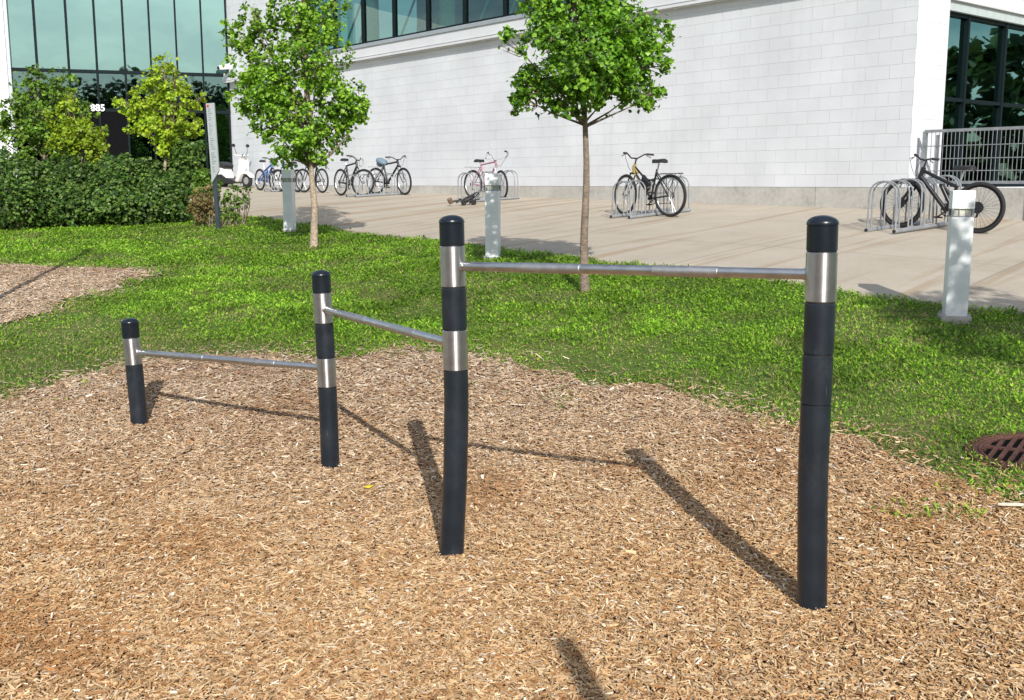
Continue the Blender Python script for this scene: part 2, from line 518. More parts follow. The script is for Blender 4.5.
def post_mat():
    m = simple('navy_paint', (.0125, .0185, .026), .36, 0, .22, 9, .06, 90)
    nt = m.node_tree
    b = [n for n in nt.nodes if n.type == 'BSDF_PRINCIPLED'][0]
    src = b.inputs['Base Color'].links[0].from_socket
    tc = N(nt, 'ShaderNodeTexCoord'); mp = N(nt, 'ShaderNodeMapping'); mp.inputs['Scale'].default_value = (60, 60, 7); mp.inputs['Rotation'].default_value = (.25, .15, 0)
    nz = N(nt, 'ShaderNodeTexNoise'); nz.inputs['Scale'].default_value = 1; nz.inputs['Detail'].default_value = 4
    nt.links.new(tc.outputs['Object'], mp.inputs['Vector']); nt.links.new(mp.outputs['Vector'], nz.inputs['Vector'])
    dust = N(nt, 'ShaderNodeTexNoise'); dust.inputs['Scale'].default_value = 5; dust.inputs['Detail'].default_value = 9; dust.inputs['Roughness'].default_value = .7
    nt.links.new(tc.outputs['Object'], dust.inputs['Vector'])
    sc = ramp(nt, nz.outputs['Fac'], [(.70, (0, 0, 0)), (.76, (.55, .55, .55))])
    du = ramp(nt, dust.outputs['Fac'], [(.50, (0, 0, 0)), (.75, (.16, .16, .16))])
    ad = N(nt, 'ShaderNodeMix'); ad.data_type = 'RGBA'; ad.blend_type = 'ADD'; ad.inputs['Factor'].default_value = 1
    nt.links.new(sc, ad.inputs['A']); nt.links.new(du, ad.inputs['B'])
    mx = N(nt, 'ShaderNodeMix'); mx.data_type = 'RGBA'; mx.inputs['B'].default_value = (.14, .135, .125, 1)
    nt.links.new(ad.outputs['Result'], mx.inputs['Factor']); nt.links.new(src, mx.inputs['A']); nt.links.new(mx.outputs['Result'], b.inputs['Base Color'])
    return m


def grip_mat():
    m = simple('knurled_steel', (.52, .51, .50), .46, 1, .08, 30, .16, 420)
    return m


M = dict(
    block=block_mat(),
    footing=concrete_mat('footing_concrete', (.42, .405, .37), (.54, .52, .48), (.25, .235, .21)),
    plaza=concrete_mat('paving_concrete', (.425, .37, .29), (.48, .42, .335), (.355, .305, .24), (math.atan2(.771, -.637), 3.0, (.30, .25, .20))),
    plinth=concrete_mat('plinth_concrete', (.40, .38, .34), (.5, .48, .44), (.3, .28, .25)),
    lawn=ground_mat('lawn_soil', [(.3, (.055, .10, .02)), (.5, (.085, .135, .026)), (.64, (.16, .16, .055)), (.78, (.10, .14, .03))]),
    mulch=ground_mat('mulch_base', [(.3, (.15, .085, .045)), (.5, (.28, .17, .09)), (.7, (.42, .28, .16))], 2, 60, .9),
    chip=chip_mat(), leaf=leaf_mat('tree_leaf', .30), grass=leaf_mat('grass_blade', .3, .5, .3),
    bark=simple('bark', (.215, .165, .125), .9, 0, .35, 18, .8, 40), pale_bark=simple('pale_bark', (.38, .30, .22), .9, 0, .4, 22, .8, 50),
    navy=post_mat(), navy_cap=simple('navy_plastic', (.008, .0125, .019), .27, 0, .1, 6),
    seam=simple('black_gasket', (.008, .009, .01), .6, 0), steel=steel_mat(), collar=steel_mat(True), grip=grip_mat(),
    galv=simple('galvanised', (.31, .325, .34), .5, .4, .15, 14, .05, 60),
    white_metal=simple('white_metal', (.80, .825, .84), .42, 0, .07, 5, .03, 40), lens=simple('lamp_lens', (.55, .54, .46), .2, 0, .15, 12),
    frame=simple('dark_aluminium', (.008, .014, .016), .5, 0, .1, spec=.08), sill=simple('grey_flashing', (.40, .43, .45), .45, .4, .1),
    head=simple('pale_header', (.50, .56, .55), .5, .2, .08),
    white=simple('white_stucco', (.66, .67, .69), .7, 0, .05, 2, .05, 60),
    glass=glass_mat('teal_glass', (.40, .56, .51), .03, (.45, .60, .56), .004, .30),
    glass2=glass_mat('curtain_glass', (.12, .24, .24), .46, (.43, .70, .68), .004), glass4=glass_mat('curtain_glass_darkened', (.12, .22, .23), .20, (.5, .82, .82), .002, .5), glass3=glass_mat('dark_glass', (.14, .30, .27), .36, (.5, .88, .8), .004),  # lower panes: facade glass dulled to paint in the dark tree reflection
    room=simple('interior', (.10, .12, .12), .9), column=simple('interior_column', (.62, .70, .66), .8), ceil=simple('interior_light', (.35, .38, .36), .8),
    rubber=simple('tyre_rubber', (.015, .015, .016), .75, 0, .2, 30), alloy=simple('alloy', (.55, .56, .57), .35, .9, .1),
    black=simple('black_paint', (.014, .014, .016), .35), saddle=simple('saddle_black', (.02, .02, .022), .55),
    blue=simple('blue_paint', (.03, .09, .30), .35), gold=simple('gold_paint', (.50, .38, .12), .35, .3), pink=simple('pink_paint', (.38, .17, .22), .35),
    silver=simple('silver_paint', (.5, .5, .52), .4, .4), teal=simple('teal_paint', (.08, .40, .36), .4), grey_cloth=simple('slate_cloth', (.16, .22, .28), .85, 0, .2, 30, .3, 60),
    rust=simple('rusty_iron', (.105, .045, .032), .75, .3, .4, 25, .5, 80), pit=simple('dark_pit', (.006, .006, .007), .9, spec=.05),
    scooter=simple('scooter_white', (.66, .66, .65), .25, 0, .03, 3, 0, 60, .5, .4), chrome=simple('chrome', (.7, .7, .7), .15, 1),
    sign_face=simple('sign_face', (.36, .39, .40), .5, 0, .05), sign_mark=simple('sign_mark', (.20, .23, .24), .6), sign_post=simple('sign_post', (.035, .05, .065), .4),
    red=simple('red_mark', (.5, .05, .04), .5), number=simple('white_letters', (.85, .85, .83), .5), yellow=simple('yellow_leaf', (.75, .55, .03), .5),
    brown=simple('brown_plastic', (.11, .065, .04), .5), wood=simple('pale_wood', (.68, .60, .48), .8, 0, .15, 30, .3, 80),
)

# ------------------------------------------------------------------ regions of the ground
MULCH_PX = [(-140, 440), (0, 400), (60, 384), (110, 371), (150, 360), (200, 359), (248, 354), (300, 357), (345, 359), (400, 351), (450, 356), (490, 363), (530, 376),
            (600, 389), (660, 394), (720, 410), (800, 428), (850, 443), (900, 470), (960, 491), (1024, 511), (1150, 545)]
mul = [gp(*p) for p in MULCH_PX]
MULCH = [(p.x, p.y) for p in mul] + [(4.2, 1.5), (4.5, -4.5), (-6.5, -4.5), (-7.5, 2.0)]
PATCH_PX = [(155, 272), (138, 278.5), (110, 287), (70, 301), (30, 315), (0, 323), (-110, 352), (-330, 345), (-300, 280), (-80, 265.5), (0, 267), (60, 269), (110, 270)]
PATCH = [(p.x, p.y) for p in [gp(*q) for q in PATCH_PX]]
EDGE_PX = [(1024, 316), (864, 296), (796, 284.5), (594, 262), (520, 252.5), (472, 246), (431, 241), (341, 231), (300, 224.5), (242, 216.5)]
edge = [gp(*p) for p in EDGE_PX]
d0 = (edge[0] - edge[1]).normalized(); d1 = (edge[-1] - edge[-2]).normalized()
edge = [edge[0] + d0 * 12, edge[0] + d0 * 5] + edge + [edge[-1] + d1 * 4, edge[-1] + d1 * 9 + Vector((-4, 0, 0))]
EDGE = [(p.x, p.y) for p in edge]
PLAZA = EDGE + [(-30, 40), (-30, 60), (30, 60), (30, EDGE[0][1])]


def sheet(name, poly, lift, mat, step, skirt=0.0):
    xs = [p[0] for p in poly]; ys = [p[1] for p in poly]
    gx = np.arange(min(xs), max(xs), step); gy = np.arange(min(ys), max(ys), step)
    X, Y = np.meshgrid(gx, gy); X, Y = X.ravel(), Y.ravel()
    k = in_poly(X, Y, poly)
    pts = [Vector(p) for p in poly] + [Vector((float(a), float(b))) for a, b in zip(X[k], Y[k])]
    n = len(poly)
    vs, es, fs, *_ = delaunay_2d_cdt(pts, [], [list(range(n))], 1, 1e-5)
    V = np.array([(v.x, v.y) for v in vs])
    Z = hgt(V[:, 0], V[:, 1]) + lift
    mb = MB()
    mb.v = [Vector((a, b, c)) for a, b, c in zip(V[:, 0], V[:, 1], Z)]
    for f in fs: mb.face(list(f), None, True)
    if skirt:
        b0 = len(mb.v)
        e2 = {}
        for f in fs:
            f = list(f)
            for i in range(len(f)):
                e2.setdefault(frozenset((f[i], f[(i + 1) % len(f)])), []).append((f[i], f[(i + 1) % len(f)]))
        for e in e2.values():
            if len(e) == 1:
                a, b = e[0]; q = len(mb.v)
                mb.v += [mb.v[a].copy(), mb.v[b].copy(), mb.v[b] - Vector((0, 0, skirt)), mb.v[a] - Vector((0, 0, skirt))]
                mb.face([q + 1, q, q + 3, q + 2])
    o = mb.build(name, mat)
    return tag(o, kind='structure')


# lawn: one sheet to the horizon, fine in the middle
gx = np.unique(np.r_[-1500, -600, -250, -120, -60, -35, np.arange(-24, 24.01, .4), 35, 60, 120, 250, 600, 1500])
gy = np.unique(np.r_[-1500, -600, -250, -120, -60, -30, -15, np.arange(-6, 44.01, .4), 60, 120, 250, 600, 1500])
X, Y = np.meshgrid(gx, gy)
Zg = hgt(X.ravel(), Y.ravel())
nx, ny = len(gx), len(gy)
ii, jj = np.meshgrid(np.arange(nx - 1), np.arange(ny - 1))
a = (jj * nx + ii).ravel()
lawn = np_mesh('lawn', np.c_[X.ravel(), Y.ravel(), Zg], np.c_[a, a + 1, a + nx + 1, a + nx], M['lawn'], smooth=True)
tag(lawn, kind='structure')
sheet('plaza', PLAZA, .02, M['plaza'], .6, .1)
sheet('mulch_bed', MULCH, .004, M['mulch'], .3)
sheet('mulch_patch', PATCH, .004, M['mulch'], .4)


# ------------------------------------------------------------------ wood chips
def scatter(x0, x1, y0, y1, dens):
    n = int((x1 - x0) * (y1 - y0) * dens)
    return RNG.uniform(x0, x1, n), RNG.uniform(y0, y1, n)


def wedge(x, y, m=1.5):
    return np.abs(x) < np.maximum(y, .3) * .5 + m


def poly_dist(x, y, poly, closed=True):
    d = np.full(len(x), 1e9)
    n = len(poly)
    for i in range(n if closed else n - 1):
        ax, ay = poly[i][0], poly[i][1]; bx, by = poly[(i + 1) % n][0], poly[(i + 1) % n][1]
        ex, ey = bx - ax, by - ay
        t = np.clip(((x - ax) * ex + (y - ay) * ey) / (ex * ex + ey * ey + 1e-9), 0, 1)
        d = np.minimum(d, np.hypot(x - ax - t * ex, y - ay - t * ey))
    return d


def chips(name, poly, bands, label_kind='stuff', spill=.15):
    xs, ys, sc = [], [], []
    bx0 = min(p[0] for p in poly) - .3; bx1 = max(p[0] for p in poly) + .3
    by1 = max(p[1] for p in poly) + .3
    for y0, y1, dens, size in bands:
        size *= 1.0; dens *= 1.12
        w = y1 * .5 + 1.6
        x, y = scatter(max(-w, bx0), min(w, bx1), y0, min(y1, by1), dens) if by1 > y0 else (np.zeros(0), np.zeros(0))
        k = wedge(x, y)
        x, y = x[k], y[k]
        jx = (vnoise(x, y, 2.2, 3) - .5) * .5; jy = (vnoise(x, y, 2.2, 4) - .5) * .5
        k = in_poly(x + jx, y + jy, poly)
        d = poly_dist(x, y, poly)
        k |= (d < spill * 3) & (RNG.random(len(x)) < .32 * np.exp(-d / spill))
        xs.append(x[k]); ys.append(y[k]); sc.append(np.full(k.sum(), size))
    x, y, s = np.concatenate(xs), np.concatenate(ys), np.concatenate(sc)
    n = len(x)
    L = np.clip(RNG.lognormal(-3.62, .42, n), .010, .085) * s
    W = np.clip(RNG.lognormal(-5.0, .38, n), .003, .016) * s
    T = RNG.uniform(.0015, .004, n) * s
    big = RNG.random(n) < .016
    L[big] = np.minimum(L[big] * 1.5, .075); W[big] = np.minimum(W[big] * 2.1, .02)
    lump = (vnoise(x, y, 3.1, 8) - .5) * .035 + (vnoise(x, y, 9, 9) - .5) * .014
    z = hgt(x, y) + .012 + RNG.uniform(0, .016, n) + lump * .38
    yaw = RNG.uniform(0, 2 * np.pi, n); pit = RNG.normal(0, .26, n); rol = RNG.normal(0, .40, n)
    ex = np.c_[np.cos(yaw) * np.cos(pit), np.sin(yaw) * np.cos(pit), np.sin(pit)]
    sy = np.c_[-np.sin(yaw), np.cos(yaw), np.zeros(n)]
    up = np.cross(ex, sy)
    ey = sy * np.cos(rol)[:, None] + up * np.sin(rol)[:, None]
    ez = np.cross(ex, ey)
    c = np.c_[x, y, z]
    corners = []
    tp = RNG.uniform(.45, 1.0, (n, 2)); sk = RNG.normal(0, .25, n) * W
    for (sx, sy_, sz) in ((-1, -1, -1), (1, -1, -1), (1, 1, -1), (-1, 1, -1), (-1, -1, 1), (1, -1, 1), (1, 1, 1), (-1, 1, 1)):
        wv = tp[:, 0] if sx < 0 else tp[:, 1]
        corners.append(c + ex * (sx * L / 2)[:, None] + ey * (sy_ * W / 2 * wv + (sk if sx > 0 else 0))[:, None] + ez * (sz * T / 2)[:, None])
    V = np.stack(corners, 1).reshape(-1, 3)
    i = np.arange(n) * 8
    F = np.concatenate([np.c_[i + 4, i + 5, i + 6, i + 7], np.c_[i, i + 1, i + 5, i + 4], np.c_[i + 2, i + 3, i + 7, i + 6],
                        np.c_[i + 1, i + 2, i + 6, i + 5], np.c_[i + 3, i, i + 4, i + 7]])
    pal = np.array([(.52, .33, .165), (.60, .415, .225), (.43, .25, .11), (.68, .52, .32), (.29, .155, .07), (.49, .36, .235), (.39, .195, .075), (.80, .70, .55)])
    red = vnoise(x, y, .9, 21) * .6 + vnoise(x, y, 2.6, 22) * .4
    farg = np.clip((y - 4.5) / 4, 0, 1)
    p = np.array([.24, .18, .19, .11, .11, .07, .07, .03])
    q = RNG.choice(8, n, p=p)
    for px_, py_, rr_, k_ in ((25, 665, .42, .22), (110, 690, .3, .18), (480, 650, .25, .10), (200, 560, .3, .10), (560, 590, .22, .12), (900, 640, .3, .10), (740, 600, .25, .08), (270, 400, .35, .10)):
        c_ = gp(px_, py_); red = red + k_ * np.exp(-((x - c_.x) ** 2 + (y - c_.y) ** 2) / rr_ ** 2)
    swap = RNG.random(n) < np.clip((red - .52) * 2.6, 0, .75)
    q[swap] = RNG.choice([2, 4, 6], swap.sum(), p=[.4, .2, .4])
    col = pal[q] * RNG.uniform(.8, 1.18, n)[:, None]
    g = col.mean(1, keepdims=True) * np.array([1.10, .99, .88])
    k = (farg * RNG.uniform(.2, .75, n))[:, None]
    col = col * (1 - k) + g * k
    o = np_mesh(name, V, F, M['chip'], np.repeat(col, 8, 0))
    return tag(o, kind=label_kind)


w1 = chips('wood_chips', MULCH, [(2.6, 4.2, 11500, .92), (4.2, 5.6, 8000, 1.0), (5.6, 7.2, 5200, 1.12), (7.2, 10.5, 3600, 1.25)])
tag(w1, 'loose tan wood chip mulch covering the ground under the exercise bars', 'wood chips')
w2 = chips('wood_chips', PATCH, [(8, 18, 2000, 1.5)])
tag(w2, 'smaller triangle of wood chip mulch in the lawn on the left', 'wood chips')

# ------------------------------------------------------------------ grass
def grass():
    Vs, Fs, Cs, off = [], [], [], 0
    bands = [(4.2, 7, 5800, .80), (7, 9.5, 4600, .92), (9.5, 12.5, 3500, 1.1), (12.5, 16, 2100, 1.4), (16, 24, 1200, 1.8)]
    for y0, y1, dens, s in bands:
        w = y1 * .5 + 1.9
        x, y = scatter(-w, w, y0, y1, dens)
        k = wedge(x, y, 1.8); x, y = x[k], y[k]
        jx = (vnoise(x, y, 3, 31) - .5) * .45; jy = (vnoise(x, y, 3, 32) - .5) * .45
        inm = in_poly(x + jx, y + jy, MULCH) | in_poly(x + jx * .6, y + jy * .6, PATCH)
        inp = in_poly(x, y, PLAZA)
        dm = np.minimum(poly_dist(x, y, MULCH), poly_dist(x, y, PATCH))
        dp = poly_dist(x, y, EDGE, False)
        patchy = vnoise(x, y, 1.6, 33) * .55 + vnoise(x, y, 5, 34) * .45
        # thin, straw coloured turf beside the mulch and in dry patches
        thin = np.clip(1 - dm / .7, 0, 1) * .55 + np.clip((patchy - .46) * 2.6, 0, .72)
        left = np.clip((-x - 2.0) / 1.2, 0, 1) * np.clip((10.8 - y) / 1.8, 0, 1) * (.4 + 1.0 * vnoise(x, y, 2.0, 41))
        right = np.clip((x - 1.6) / 1.2, 0, 1) * np.clip((8.5 - y) / 2, 0, 1)
        thin = np.clip(thin + .75 * left + .34 * right, 0, .92)
        keep = (~inm) & (~inp | (dp < .05)) & (RNG.random(len(x)) > thin * .36)
        tuft = inm & (dm < .55) & (vnoise(x, y, 4.5, 35) > .80) & (RNG.random(len(x)) < .55)
        gr = np.hypot(x - GRATE[0], y - GRATE[1])
        keep = (keep | tuft) & (gr > .275)
        x, y, thin, dm, patchy = x[keep], y[keep], thin[keep], dm[keep], patchy[keep]
        n = len(x)
        z = hgt(x, y)
        broad = RNG.random(n) < .68 - .25 * thin
        yaw = RNG.uniform(0, 2 * np.pi, n)
        lean = np.where(broad, RNG.uniform(.75, 1.35, n), RNG.uniform(.3, 1.1, n))
        d = np.c_[np.cos(yaw) * np.sin(lean), np.sin(yaw) * np.sin(lean), np.cos(lean)]
        side = np.c_[-np.sin(yaw), np.cos(yaw), np.zeros(n)]
        hs = .55 + .9 * vnoise(x, y, 2.3, 36) * (1 - .5 * thin) + 1.3 * np.clip(vnoise(x, y, 4.2, 38) - .68, 0, .3)
        L = np.where(broad, RNG.uniform(.022, .052, n), RNG.uniform(.025, .065, n)) * hs * (.75 + .25 * s)
        W = np.where(broad, RNG.uniform(.010, .022, n), RNG.uniform(.0035, .007, n)) * s
        zb = np.where(broad, RNG.uniform(0, .035, n) * hs, 0)
        g1 = np.array([.155, .305, .019]); g2 = np.array([.28, .45, .038]); g3 = np.array([.055, .14, .012]); dry = np.array([.40, .33, .15])
        t = RNG.random(n)[:, None]; big = vnoise(x, y, .7, 37)[:, None]
        col = np.where(t < .5, g1, np.where(t < .8, g2, g3)) * (.8 + .5 * big)
        isd = RNG.random(n) < thin * .62 + .02
        W[isd] *= .65; L[isd] *= .9
        col[isd] = dry * RNG.uniform(.6, 1.15, (isd.sum(), 1))
        col *= RNG.uniform(.82, 1.18, (n, 1)) * (.66 + .68 * vnoise(x, y, 2.9, 42))[:, None]
        V, F, C = kites(np.c_[x, y, z - .004 + zb], d, side, L, W, np.where(broad, .18, .1), col, .5)
        Vs.append(V); Fs.append(F + off); Cs.append(C); off += len(V)
    o = np_mesh('grass', np.concatenate(Vs), np.concatenate(Fs), M['grass'], np.concatenate(Cs))
    tag(o, 'green lawn grass with clover and dry straw patches between mulch and paving', 'grass', kind='stuff')


gc = gp(1029, 452.5)
GRATE = (gc.x, gc.y)
grass()

# ------------------------------------------------------------------ exercise bars
POSTS = [  # pixel outline of centre line (x, y), forward distance, joints (y): cap/band/sleeve...
    dict(line=[(129, 318), (134, 365), (140, 426)], fwd=7.0, segs=[(318, 337, 'cap'), (337, 365, 'collar'), (365, 426, 'pole')]),
    dict(line=[(320.5, 270), (325, 340), (328, 400), (330.5, 468)], fwd=6.3, segs=[(270, 292, 'cap'), (292, 323.5, 'collar'), (323.5, 357, 'sleeve'), (357, 387, 'collar'), (387, 468, 'pole')]),
    dict(line=[(451.3, 215), (454, 300), (456.5, 400), (455.5, 470), (451.5, 557)], fwd=4.75, segs=[(215, 245, 'cap'), (245, 287, 'collar'), (287, 329, 'sleeve'), (329, 370, 'collar'), (370, 557, 'pole')]),
    dict(line=[(823, 215), (820.3, 302), (815.8, 405), (812.7, 480), (812, 608)], fwd=3.9, segs=[(215, 251, 'cap'), (251, 302, 'collar'), (302, 354, 'sleeve'), (354, 404, 'sleeve'), (404, 608, 'pole')]),
]
PR = .0565


def line_at(p, y):
    L = p['line']
    y = min(max(y, L[0][1]), L[-1][1])
    for (x0, y0), (x1, y1) in zip(L, L[1:]):
        if y <= y1: 
            t = (y - y0) / (y1 - y0); return x0 + (x1 - x0) * t
    return L[-1][0]


def post_pts(p, ya, yb, n):
    out = []
    for i in range(n + 1):
        y = yb + (ya - yb) * i / n
        # smooth the bend of the pole a little
        x = sum(line_at(p, y + q) for q in (-14, -7, 0, 7, 14)) / 5
        out.append(at(x, y, p['fwd']))
    return out


b0 = at(512, 0, 5); g0 = post_pts(POSTS[2], 215, 557, 1)[0]
station = empty('exercise_bars', (g0.x, g0.y, g0.z), 0, 'dark navy outdoor exercise bars, four stepped posts with steel collars joined by three steel rails', 'exercise equipment')
INV = Matrix.Translation(-Vector((g0.x, g0.y, g0.z)))
KIND = {'cap': ('post_cap', 'navy_cap'), 'collar': ('steel_collar', 'collar'), 'sleeve': ('sleeve', 'navy'), 'pole': ('post', 'navy')}


def loc(pts): return [INV @ p for p in pts]


for p in POSTS:
    ya, yb, _ = p['segs'][-1]
    mb = MB()
    pts = loc(post_pts(p, ya, yb, 14))
    down = (pts[0] - pts[1]).normalized() * .12
    mb.tube([pts[0] + down] + pts, PR, 40)
    # thin black gaskets between the segments belong to the pole
    pole = mb.build('post', M['navy'], station)
    for (s0, s1, k) in p['segs'][:-1]:
        sb = MB(); sb.tube(loc(post_pts(p, s1 - .9, s1 + .9, 1)), PR * .95, 32)
        sb.build('gasket', M['seam'], pole)
    for (s0, s1, k) in p['segs'][:-1]:
        nm, mt = KIND[k]
        sb = MB()
        if k == 'cap':
            q = loc(post_pts(p, s0, s1 - .8, 10))
            ax = (q[-1] - q[0]).normalized(); H = (q[-1] - q[0]).length
            dome = .036
            base_h = H - dome
            prof = [(0.0, PR), (base_h - .004, PR), (base_h - .003, PR * .975), (base_h - .0005, PR * .975), (base_h, PR * 1.025), (base_h + .006, PR * 1.03)]
            for a in range(1, 9):
                an = a / 8 * math.pi / 2
                prof.append((base_h + .006 + (dome - .006) * math.sin(an), PR * 1.03 * max(.02, math.cos(an))))
            sb.tube([q[0] + ax * h for h, r in prof], [r for h, r in prof], 40)
        else:
            q = loc(post_pts(p, s0 + .8, s1 - .8, 4))
            d = (q[1] - q[0]).normalized()
            e = .003
            pr = PR * (1.0 if k == 'sleeve' else 1.012)
            q2 = [q[0], q[0] + d * e] + q[1:-1] + [q[-1] - d * e, q[-1]]
            sb.tube(q2, [pr - .003] + [pr] * (len(q2) - 2) + [pr - .003], 40)
        sb.build(nm, M[mt], pole)


def bar(pa, ya, pb, yb):
    A = INV @ at(line_at(POSTS[pa], ya), ya, POSTS[pa]['fwd']); B = INV @ at(line_at(POSTS[pb], yb), yb, POSTS[pb]['fwd'])
    d = (B - A).normalized(); A2 = A + d * PR * .9; B2 = B - d * PR * .9
    Ln = (B2 - A2).length
    mb = MB(); mb.tube([A2, B2], .0205, 20)
    for e, sgn in ((A2, 1), (B2, -1)):
        mb.tube([e, e + d * sgn * .012], .0235, 20)
    o = mb.build('bar', M['steel'], station)
    for t0, t1 in ((.19, .385), (.60, .775)):
        gb = MB()
        n = 5
        q = [A2 + d * (Ln * (t0 + (t1 - t0) * i / n)) for i in range(n + 1)]
        gb.tube([q[0] - d * .002] + q + [q[-1] + d * .002], [.0206] + [.0222] * (n + 1) + [.0206], 20)
        gb.build('grip', M['grip'], o)


bar(0, 352, 1, 368)
bar(1, 309, 2, 344.5)
bar(2, 266, 3, 274.5)

# unseen posts, one added behind the camera for its shadow, one left of the view; their shadows fall into the picture
def plain_post(x, y, h, r, label):
    e = empty('fitness_post', (x, y, gz(x, y)), 0, label, 'exercise post')
    mb = MB(); mb.tube([(0, 0, -.1), (0, 0, h - .32)], r, 28); mb.build('post', M['navy'], e)
    mb = MB(); mb.tube([(0, 0, h - .32), (0, 0, h - .12)], r * 1.012, 28); mb.build('steel_collar', M['steel'], e)
    mb = MB(); mb.tube([(0, 0, h - .12), (0, 0, h - .03), (0, 0, h - .01), (0, 0, h)], [r, r * 1.03, r * .8, r * .1], 28); mb.build('post_cap', M['navy_cap'], e)


SH = Vector((-.17, .985, 0))
plain_post(.905, -.5, 2.62, .042, 'unseen navy post with steel collar, added behind the camera for its shadow')
plain_post(-5.42, 10.5, 3.7, .04, 'tall slim navy exercise pole on the mulch triangle at left')

# ------------------------------------------------------------------ building
U = Vector((-.637, .771, 0)).normalized()      # along the long white wall, away from the camera
N1 = Vector((-.771, -.637, 0)).normalized()    # outward normal of the long wall
U2 = Vector((.771, .637, 0)).normalized()      # along the right face
N2 = Vector((.637, -.771, 0)).normalized()
C0 = Vector((6.41, 17.2, 0))
TOP = 8.6
bld = empty('campus_building', C0, 0, 'white painted block building with teal glass bays along the paved forecourt', 'building')
BI = Matrix.Translation(-C0)


def wbox(mb, t0, t1, z0, z1, out0, out1, u=U, n=N1, o=C0):
    """box on a wall: along t, up z, outwards out0..out1 (outwards positive)"""
    c = o + u * ((t0 + t1) / 2) + n * ((out0 + out1) / 2) + Vector((0, 0, (z0 + z1) / 2)) - C0
    mb.box(c, (abs(t1 - t0), abs(out1 - out0), z1 - z0), u, n * -1, (0, 0, 1))


TE = 25.6
Wt0, Wt1 = 3.2, 19.7      # window band along the long wall
mb = MB()
wbox(mb, 0, TE, 1.58, 5.0, -.3, 0)
wbox(mb, Wt1, TE, 5.0, TOP, -.3, 0)
wbox(mb, 0, Wt0, 5.0, TOP, -.3, 0)
wbox(mb, Wt0, Wt1, 5.0, 5.36, -.3, 0)
wbox(mb, Wt0, Wt1, 7.6, TOP, -.3, 0)
S0 = .97
wbox(mb, .3, S0, 1.58, TOP, -.3, 0, U2, N2)
wbox(mb, S0, 14, 4.62, TOP, -.3, 0, U2, N2)
wbox(mb, S0, 14, -.5, 1.58, -.3, 0, U2, N2)
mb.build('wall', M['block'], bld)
# footing, runs on past the corner under the guard fence
mb = MB()
t = -9.0
segs = [-9.0, -6.6, -4.2, -1.9, 1.75, 5.6, 9.4, 13.2, 17, 21, TE]
for a, b in zip(segs, segs[1:]):
    wbox(mb, a + .006, b - .006, .2, 1.578, -.32, -.006 if b > 0.1 else .014)
wbox(mb, -9, TE, .2, 1.56, -.31, -.022)
mb.build('footing', M['footing'], bld)
mb = MB()
wbox(mb, -.2, TE - .01, 4.985, 5.30, .002, .17)
wbox(mb, -.2, TE - .01, 5.05, 5.07, .17, .182)
mb.build('ledge', M['white'], bld)
# conduit clipped under the ledge
mb = MB()
pa = [C0 + U * (1 + 2.0 * i) + N1 * .10 + Vector((0, 0, 4.972 - .006 * math.sin(i * 2.1))) - C0 for i in range(12)]
mb.tube(pa, .011, 8)
for i in range(12): wbox(mb, 1 + 2.0 * i - .03, 1 + 2.0 * i + .03, 4.955, 4.985, .08, .12)
mb.build('conduit', M['white'], bld)
mb = MB()
wbox(mb, Wt0, Wt1 + .05, 5.302, 5.36, .002, .20)
wbox(mb, Wt0, Wt1 + .05, 5.362, 5.43, -.05, .05)
mb.build('flashing', M['sill'], bld)
# window band
win = MB()
k = 0
t = Wt1
while t > Wt0:
    wbox(win, t - .035, t + .035, 5.43, 7.6, -.16, -.03); t -= 1.55
wbox(win, Wt0, Wt1, 5.432, 5.49, -.15, -.035)
wf = win.build('window', M['frame'], bld)
tag(wf, 'long teal window band above the ledge')
g = MB(); wbox(g, Wt0, Wt1, 5.45, 7.6, -.105, -.095); g.build('glass', M['glass'], wf)
rm = MB()
wbox(rm, Wt0, Wt1, 5.0, 7.7, -4.2, -4.0); wbox(rm, Wt0, Wt1, 5.2, 5.36, -4.0, -.301); wbox(rm, Wt0, Wt1, 7.62, 7.7, -4.0, -.301)
rm.build('interior', M['room'], wf)
for t in (17.3, 13.55, 9.0, 5.5):
    cl = MB()
    c = U * t - N1 * .75
    cl.lathe((c.x, c.y, 5.36), [(.24, 0), (.24, 2.25)], 20)
    cl.build('column', M['column'], wf)
for t0, t1 in ((19.2, 18.2), (18.4, 17.5), (16.2, 15.2), (15.3, 14.4), (14.6, 13.9), (12.6, 11.7), (11.4, 10.6)):
    dg = MB(); dg.tube([U * t0 - N1 * .9 + Vector((0, 0, 5.4)), U * t1 - N1 * 1.3 + Vector((0, 0, 7.5))], .03, 8); dg.build('diagonal_tube', M['column'], wf)  # pale slanted tubes behind the glass
# right face window
win = MB()
HS = [S0 + .0, 1.87, 3.22, 4.57, 5.92, 7.27, 8.62]
for s_ in HS: wbox(win, s_ - .03, s_ + .03, 1.585, 4.45, -.27, -.12, U2, N2)
for z in (1.62, 3.05, 4.43): wbox(win, S0, 9, z - .03, z + .03, -.262, -.128, U2, N2)
wf = win.build('window', M['frame'], bld)
tag(wf, 'dark teal window on the right face behind the guard fence')
h = MB(); wbox(h, S0, 14, 4.462, 4.617, -.26, -.06, U2, N2); h.build('header', M['head'], wf)
g = MB(); wbox(g, S0, 9, 1.585, 4.46, -.205, -.195, U2, N2); g.build('glass', M['glass3'], wf)
r_ = MB(); wbox(r_, S0, 9, 1.2, 4.9, -1.4, -1.3, U2, N2); r_.build('interior', M['room'], wf)
